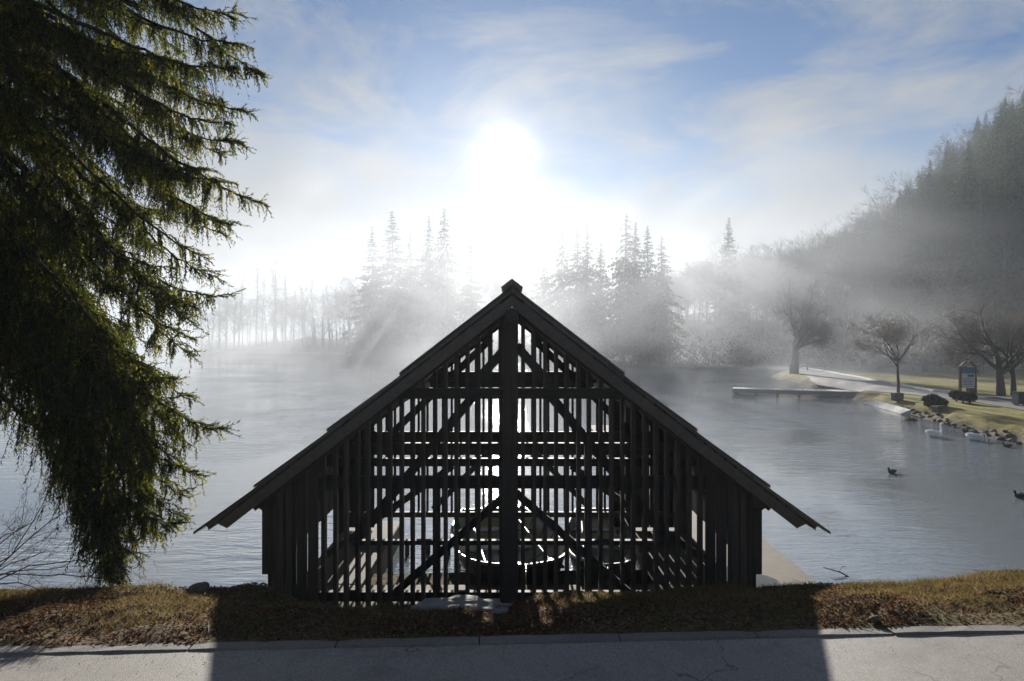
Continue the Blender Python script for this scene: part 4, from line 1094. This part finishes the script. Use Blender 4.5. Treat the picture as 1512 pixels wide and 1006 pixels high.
# ------------------------------------------------------------------ foreground spruce, its boughs hanging in from the left
def big_spruce():
    r_ = np.random.default_rng(77)
    root = empty('spruce_tree', (-8.3, 9.3, bz(-8.3, 9.3) - .2)); tag(root, 'big dark spruce with drooping boughs filling the left of the view', 'tree')
    O = np.array(root.location)
    trunk = MB().tube([(0, 0, -.5), (0, 0, 3), (.1, .05, 10), (.05, .1, 24)], [.48, .40, .30, .03], 12); trunk.build('trunk', M['bark'], root, sm=True)
    # limbs: tip pixel and depth
    tips = [(378, -28, 7.4), (384, 112, 7.7), (346, 208, 8.0), (384, 300, 7.3), (318, 342, 8.2), (328, 438, 7.8), (286, 528, 7.7), (284, 590, 7.5), (316, 636, 7.3), (278, 735, 7.5), (168, 868, 7.0), (222, 792, 7.6),
            (300, 30, 7.9), (330, 150, 8.3), (250, 90, 8.6), (262, 255, 7.5), (240, 395, 7.3), (268, 470, 7.4), (235, 560, 7.2), (190, 690, 7.4), (140, 790, 7.5), (250, 690, 7.2), (120, 690, 7.9), (205, 745, 7.3), (240, 640, 7.8), (160, 800, 7.2), (130, 740, 7.0), (180, 830, 7.6), (215, 690, 7.0), (262, 610, 7.1), (200, 640, 7.6), (255, 775, 7.1), (110, 760, 7.4), (164, 882, 6.9), (150, 845, 7.1), (182, 850, 7.0), (160, 825, 7.2), (195, 800, 7.1), (350, 20, 7.6), (360, 66, 7.4), (356, 162, 7.6), (338, 184, 7.3), (306, 250, 7.6), (330, 270, 7.2), (338, 332, 7.5), (300, 380, 7.3), (312, 408, 7.6), (290, 455, 7.2), (276, 500, 7.5), (262, 560, 7.3), (290, 662, 7.5), (284, 702, 7.2), (258, 762, 7.4), (340, 100, 7.1), (320, 225, 7.8), (300, 320, 7.9)]
    for k in range(64):
        px = r_.uniform(-70, 300); py = r_.uniform(-130, 680)
        lim = np.interp(py, [-130, 0, 200, 400, 500, 600, 700], [330, 330, 300, 270, 245, 235, 200])
        if py > 520 and px < 100: px += 100
        if py > 560 and px < 90: py -= 160
        tips.append((min(px, lim - r_.uniform(0, 60)), py, r_.uniform(6.9, 10.5)))
    L0, L1, LR0, LR1 = [], [], [], []          # limb wood
    T0, T1, TW = [], [], []                      # twigs: start, end, tone
    for (px, py, D) in tips:
        tip = np.array(at(px, py, D)); st0 = np.array([O[0], O[1], 0])
        hd = math.hypot(*(tip - st0)[:2])
        st = np.array([O[0], O[1], tip[2] + hd * r_.uniform(.35, .95)])
        c1 = st + (tip - st) * .45 + np.array([0, 0, .30]); c2 = tip + (st - tip) * .22 + np.array([0, 0, -.42 if px > 200 else -.1])
        if py > 600 and 95 < px < 232:                 # low boughs come down steeply from higher up
            st[2] = tip[2] + r_.uniform(2.2, 3.6); c1 = st + (tip - st) * np.array([.8, .8, .05]); c2 = tip + np.array([-.12, 0, r_.uniform(.6, 1.2)])
        n = 30; U = np.linspace(0, 1, n)[:, None]
        P = st * (1 - U) ** 3 + 3 * c1 * U * (1 - U) ** 2 + 3 * c2 * U ** 2 * (1 - U) + tip * U ** 3
        P[1:-1] += r_.normal(0, .012, (n - 2, 3))
        L0.append(P[:-1]); L1.append(P[1:]); rr = np.linspace(.04, .004, n) * (hd / 5); LR0.append(rr[:-1]); LR1.append(rr[1:])
        i0 = int(n * .16)
        tot = hd
        ns = int(tot * 11.5)
        for u in np.sort(r_.uniform(.16, 1.0, ns)):
            x = u * (n - 1); i = min(int(x), n - 2); b = P[i] + (P[i + 1] - P[i]) * (x - i); d = norm(P[i + 1] - P[i])
            side = norm(np.cross(d, [0, 0, 1])) * (1 if r_.uniform() < .5 else -1)
            bl = (.16 + .62 * (1 - u) ** .7) * r_.uniform(.5, 1.1)
            # branchlet: leaves the limb forward and sideways, then sags
            m_ = 4; q = b; dd = norm(d * r_.uniform(.5, 1.0) + side * r_.uniform(.4, 1.1) + np.array([0, 0, r_.uniform(-.3, .15) + (.25 if u > .9 else 0)]))
            for k in range(m_):
                e = q + dd * bl / m_; T0.append(q); T1.append(e); TW.append(.3 + .3 * u)
                # hanging twigs
                nh = 2 if u < .88 else 1
                for h in range(nh):
                    hl = r_.uniform(.12, .58) * (.55 + .6 * (1 - u)) if u < .88 else r_.uniform(.07, .2)
                    hd_ = norm(np.array([r_.normal(0, .16), r_.normal(0, .16), -1]) + dd * r_.uniform(.1, .6))
                    if u > .93 and r_.uniform() < .6: hd_ = norm(dd + r_.normal(0, .35, 3) + np.array([0, 0, .1]))
                    nseg = max(1, int(hl / .18)); a = q + (e - q) * r_.uniform()
                    for s_ in range(nseg):
                        hd_ = norm(hd_ + r_.normal(0, .09, 3) + np.array([0, 0, -.08])); z = a + hd_ * hl / nseg; T0.append(a); T1.append(z); TW.append(r_.uniform(.1, 1.0)); a = z
                dd = norm(dd + np.array([0, 0, -.14]) + r_.normal(0, .1, 3)); q = e
        # shoots at the very tip
        for k in range(8):
            d = norm(P[-1] - P[-3] + r_.normal(0, .4, 3) * .2); T0.append(P[-1 - k // 2]); T1.append(P[-1 - k // 2] + norm(d + r_.normal(0, .45, 3)) * r_.uniform(.06, .15)); TW.append(.8)
    V, F = prisms(np.concatenate(L0) - O, np.concatenate(L1) - O, np.concatenate(LR0), np.concatenate(LR1), 5)
    link('limbs', poly_mesh('limbs', V, F, 4), M['limb_bark'], root)['kind'] = 'stuff'
    T0, T1, TW = np.array(T0), np.array(T1), np.array(TW); N = len(T0)
    wv = np.cross(T1 - T0, r_.normal(0, 1, (N, 3))); wv *= .0045 / (np.linalg.norm(wv, axis=1, keepdims=True) + 1e-9)
    PV = np.stack([T0 - wv - O, T0 + wv - O, T1 - O], 1).reshape(-1, 3); PF = np.arange(3 * N).reshape(-1, 3)
    K = 9                                         # needle blades per twig piece, set all round it and raked forward
    d = T1 - T0; ln = np.linalg.norm(d, axis=1, keepdims=True); d /= ln + 1e-9
    ref = np.where(np.abs(d[:, 2:3]) > .8, np.array([[1., 0, 0]]), np.array([[0, 0, 1.]])); a = np.cross(d, ref); a /= np.linalg.norm(a, axis=1, keepdims=True); b = np.cross(d, a)
    NV = []
    for k in range(K):
        u = (k + r_.uniform(0, 1, (N, 1))) / K; ph = r_.uniform(0, 6.283, (N, 1)); o = a * np.cos(ph) + b * np.sin(ph)
        base = T0 + d * ln * u; le = r_.uniform(.020, .042, (N, 1)); tipv = base + o * le * .75 + d * le * .85
        w = d * .0105
        NV.append(np.stack([base - w - O, base + w - O, tipv - O], 1))
    NV = np.concatenate(NV).reshape(-1, 3); nn = len(NV)
    VV = np.concatenate([NV, PV]); FF = np.concatenate([np.arange(nn).reshape(-1, 3), PF + nn])
    me = poly_mesh('crown', VV, FF, 3)
    tone = np.concatenate([np.tile(np.repeat(TW, 3), K), np.full(len(PV), 0.2)]); set_attr(me, 'tone', np.clip(tone + r_.normal(0, .12, len(tone)), 0, 1))
    link('crown', me, M['needles'], root)
    return N
big_spruce()

# bare drooping shrub on the bank, lower left
def bare_shrub(name, base, seeds, label):
    root = empty(name, base); tag(root, label, 'shrub'); S = []
    for (sd, dirv, L) in seeds:
        r_ = np.random.default_rng(sd)
        def grow(p, d, L, r, lv):
            n = 7
            for i in range(n):
                d = norm(d + r_.normal(0, .2, 3) + np.array([0, 0, -.06 if lv == 0 else .0])); q = p + d * L / n; S.append((p, q, r, r * .88, lv)); r *= .88
                if lv < 3 and i > 0 and r_.uniform() < (.9 if lv < 2 else .6):
                    ax = norm(r_.normal(0, 1, 3)); grow(q, norm(d * .8 + np.cross(d, ax) * .65), L * r_.uniform(.3, .5), max(.0018, r * .6), lv + 1)
                p = q
        grow(np.zeros(3), norm(np.array(dirv, float)), L, .0095, 0)
    for nm, me, mt in zip(('trunk', 'crown'), seg_meshes(S, name, 1, 5), (M['twig'], M['twig'])): link(nm, me, mt, root)
bx_, by_ = -5.6, 6.9
bare_shrub('bare_shrub', (bx_, by_, bz(bx_, by_)), [(1, (1, .1, .55), 1.3), (2, (1, -.05, .25), 1.6), (3, (.9, .2, .8), 1.1), (4, (1, .3, .12), 1.6), (5, (.5, .1, .7), 1.0), (6, (.9, -.1, .38), 1.5), (9, (.2, .1, .5), .9), (10, (-.6, .1, .4), 1.0), (13, (.7, .1, .15), 1.2), (15, (1, 0, .4), 1.7), (16, (1, .2, .3), 1.1)],
           'tangle of bare dark twigs on the bank at the lower left')

# ------------------------------------------------------------------ grass, leaf litter and stones on the bank
def scatter(n, dens_fn, x0=-8.5, x1=8.5, v1=2.0):
    x = rng.uniform(x0, x1, n * 3); v = rng.uniform(.0, v1, n * 3) ; y = kerb_y(x) + .13 + v
    keep = rng.uniform(0, 1, n * 3) < dens_fn(x, v, y); x, y = x[keep][:n], y[keep][:n]
    return x, y, bank_z(x, y)
patch = lambda x, y: fbm(x * 1.1 + 7, y * 1.1, 61, 4)
def grass_d(x, v, y):
    return np.clip((patch(x, y) - .40) * 6, .05, 1) * np.clip((v - .15) / .5, 0.02, 1) * np.where(x > 2, 1.0, .7)
x, y, z = scatter(70000, grass_d); N = len(x)
an = rng.uniform(0, 6.283, N); h = rng.uniform(.012, .05, N) * (0.5 + 1.1 * patch(x, y)); ln = rng.normal(0, .9, (N, 2)); w = rng.uniform(.0018, .0035, N)
b0 = np.stack([x - np.cos(an) * w, y - np.sin(an) * w, z - .004], 1); b1 = np.stack([x + np.cos(an) * w, y + np.sin(an) * w, z - .004], 1)
tp = np.stack([x + ln[:, 0] * h, y + ln[:, 1] * h, z + h], 1)
me = poly_mesh('grass', np.stack([b0, b1, tp], 1).reshape(-1, 3), np.arange(3 * N).reshape(-1, 3), 3)
set_attr(me, 'tone', np.repeat(np.clip(rng.uniform(0, 1, N) * .75 + (fbm(x * 2, y * 2, 71, 3) - .35) * .9, 0, 1), 3))
tag(link('grass', me, M['grass_blade']), 'short winter grass and moss on the bank above the road', 'grass', kind='stuff')
def leaf_d(x, v, y): return np.clip((.62 - patch(x, y)) * 5, .28, 1) * np.clip(1.25 - v * .35, .25, 1)
x, y, z = scatter(70000, leaf_d); N = len(x)
an = rng.uniform(0, 6.283, N); s_ = rng.uniform(.004, .013, N); t1, t2 = rng.normal(0, .45, N), rng.normal(0, .45, N); z = z + rng.uniform(.001, .012, N)
ux, uy = np.cos(an), np.sin(an); L, W = s_ * 1.5, s_ * .75
def pt(a, b, lift): return np.stack([x + ux * L * a - uy * W * b, y + uy * L * a + ux * W * b, z + t1 * L * a + t2 * W * b + lift * s_], 1)
V = np.stack([pt(-1, 0, .15), pt(0, -1, .35), pt(1, 0, .1), pt(0, 1, .35)], 1).reshape(-1, 3); i = np.arange(N)[:, None] * 4
me = poly_mesh('leaf_litter', V, np.concatenate([i + np.array([[0, 1, 2]]), i + np.array([[0, 2, 3]])]), 3)
set_attr(me, 'tone', np.repeat(np.clip(rng.beta(2, 3, N) + (rng.uniform(0, 1, N) > .97) * .5, 0, 1), 4))
tag(link('leaf_litter', me, M['dead_leaf']), 'brown dead leaves and spruce needles strewn over the bank', 'leaf litter', kind='stuff')
# grit, needles and leaf scraps blown onto the road, thickest against the kerb
N = 1300; x = rng.uniform(-5, 5, N); off = np.abs(rng.exponential(.16, N)) * np.where(rng.uniform(0, 1, N) < .25, 5, 1); y = kerb_y(x) - .012 - off; ok = y > 3.2; x, y = x[ok], y[ok]; N = len(x)
an = rng.uniform(0, 6.283, N); s_ = rng.uniform(.0015, .006, N); z = np.full(N, ROAD_Z + .003); ux, uy = np.cos(an), np.sin(an); L, W = s_ * 1.7, s_ * .55; t1, t2 = rng.normal(0, .15, N), rng.normal(0, .15, N)
V = np.stack([pt(-1, 0, .3), pt(0, -1, .45), pt(1, 0, .3), pt(0, 1, .45)], 1).reshape(-1, 3); i = np.arange(N)[:, None] * 4
me = poly_mesh('road_litter', V, np.concatenate([i + np.array([[0, 1, 2]]), i + np.array([[0, 2, 3]])]), 3); set_attr(me, 'tone', np.repeat(rng.beta(2, 3, N), 4))
tag(link('road_litter', me, M['dead_leaf']), 'scraps of leaf and needle blown along the kerb on the road', 'leaf litter', kind='stuff')
# fallen sticks
x, y, z = scatter(1400, leaf_d); N = len(x); an = rng.uniform(0, 6.283, N); L = rng.uniform(.03, .16, N); dz1 = rng.normal(0, .12, N)
P0 = np.stack([x, y, z + .008], 1); P1 = P0 + np.stack([np.cos(an) * L, np.sin(an) * L, dz1 * L], 1)
V, F = prisms(P0, P1, rng.uniform(.0015, .004, N), np.full(N, .001), 3); tag(link('fallen_sticks', poly_mesh('fallen_sticks', V, F, 4), M['twig']), 'small fallen sticks scattered on the bank', 'sticks', kind='stuff')
def rock(px, py, D, sc, k, label, mat='stone', rz=0.0):
    c = at(px, py, D); o = link('rock', RK[k], M[mat]); o.location = (c.x, c.y, bz(c.x, c.y) + sc[2] * .22); o.scale = sc; o.rotation_euler = (0, 0, rz); tag(o, label, 'rock')
    return o
for me in RK: smooth(me)
rock(294, 872, 6.5, (.21, .16, .14), 0, 'brown rounded stone on the crest left of the boathouse', rz=.3)
RK.append(rock_mesh(8, nu=26, nv=14, amp=.9, fr=2.6)); smooth(RK[-1])
rock(680, 919, 6.0, (.95, .42, .15), 6, 'large flat pale stone in front of the boathouse door', 'pale_stone', .05)
rock(1291, 927, 5.15, (.085, .07, .06), 1, 'small dark stone near the kerb at the right')
# forked stick lying in the shallows
c = gd_(1236, 845, .05); o = empty('driftwood_stick', (c.x, c.y, 0)); tag(o, 'forked stick poking out of the water by the quay', 'stick')
MB().tube([(-.2, .1, .1), (.05, 0, .05), (.22, -.1, -.03)], [.008, .012, .012], 6).build('stem', M['twig'], o); MB().tube([(.02, 0, .05), (.14, .12, .10), (.24, .18, .09)], [.009, .007, .004], 5).build('twig', M['twig'], o)
c = gd_(1300, 862, .3); o = empty('driftwood_stick', (c.x, c.y - .6, bz(c.x, c.y - .6))); tag(o, 'dead branch lying at the edge of the bank right of the quay', 'stick')
MB().tube([(-.35, .05, .10), (0, 0, .06), (.4, -.06, .03)], [.01, .016, .018], 6).build('stem', M['twig'], o)

# ------------------------------------------------------------------ the air: thin even haze over everything, and mist drifting on the lake
HAZE, MIST = 0.0008, 0.024
t = NT('haze_air'); pv = t.n.new('ShaderNodeVolumePrincipled'); pv.inputs['Color'].default_value = (.27, .31, .36, 1); pv.inputs['Density'].default_value = HAZE; pv.inputs['Anisotropy'].default_value = .42
t.l.new(pv.outputs[0], t.out.inputs['Volume'])
hz = MB().box((0, 720, 24.5), (3000, 1600, 56)).build('haze', t.m); tag(hz, 'thin pale morning haze in the air', 'haze', kind='stuff')
t = NT('mist_air'); v = t.pos((1, 1, 1)); g = t.node('ShaderNodeNewGeometry'); sx = t.node('ShaderNodeSeparateXYZ'); t.l.new(g.outputs['Position'], sx.inputs[0])
nz = t.noise(1.0, 6, .62, t.pos((.036, .030, .075)), 1.3)
dn = t.ramp(nz, [(.40, (0, 0, 0)), (.54, (.32, .32, .32)), (.68, (1, 1, 1))])
fall = t.node('ShaderNodeMapRange'); fall.inputs[1].default_value = 0; fall.inputs[2].default_value = 30; fall.inputs[3].default_value = 1; fall.inputs[4].default_value = 0; fall.interpolation_type = 'SMOOTHSTEP'
t.l.new(sx.outputs[2], fall.inputs[0])
ey = t.node('ShaderNodeMapRange'); ey.inputs[1].default_value = 24; ey.inputs[2].default_value = 60; ey.interpolation_type = 'SMOOTHSTEP'; t.l.new(sx.outputs[1], ey.inputs[0])
rx = t.node('ShaderNodeMapRange'); rx.inputs[1].default_value = 28; rx.inputs[2].default_value = 8; rx.inputs[3].default_value = .05; rx.inputs[4].default_value = 1.0; rx.interpolation_type = 'SMOOTHSTEP'; t.l.new(t.math('SUBTRACT', sx.outputs[0], t.math('MULTIPLY', sx.outputs[1], .35)), rx.inputs[0])   # the bank of mist ends along the park shore
low = t.node('ShaderNodeMapRange'); low.inputs[1].default_value = 0; low.inputs[2].default_value = 9; low.inputs[3].default_value = 2.0; low.inputs[4].default_value = 0.9; low.interpolation_type = 'SMOOTHSTEP'; t.l.new(sx.outputs[2], low.inputs[0])   # thickest on the water
lx = t.node('ShaderNodeMapRange'); lx.inputs[1].default_value = -72; lx.inputs[2].default_value = -22; lx.inputs[3].default_value = .3; lx.interpolation_type = 'SMOOTHSTEP'; t.l.new(sx.outputs[0], lx.inputs[0])
dd = t.math('MULTIPLY', t.math('MULTIPLY', t.math('MULTIPLY', dn, t.math('MULTIPLY', rx.outputs[0], lx.outputs[0])), fall.outputs[0]), t.math('MULTIPLY', t.math('MULTIPLY', ey.outputs[0], low.outputs[0]), MIST))
pv = t.n.new('ShaderNodeVolumePrincipled'); pv.inputs['Color'].default_value = (.37, .39, .42, 1); pv.inputs['Anisotropy'].default_value = .5; t.l.new(dd, pv.inputs['Density'])
t.l.new(pv.outputs[0], t.out.inputs['Volume'])
ms = MB().box((-10, 122, 15.6), (250, 196, 31)).build('mist', t.m); tag(ms, 'banks of white mist drifting over the lake', 'mist', kind='stuff')
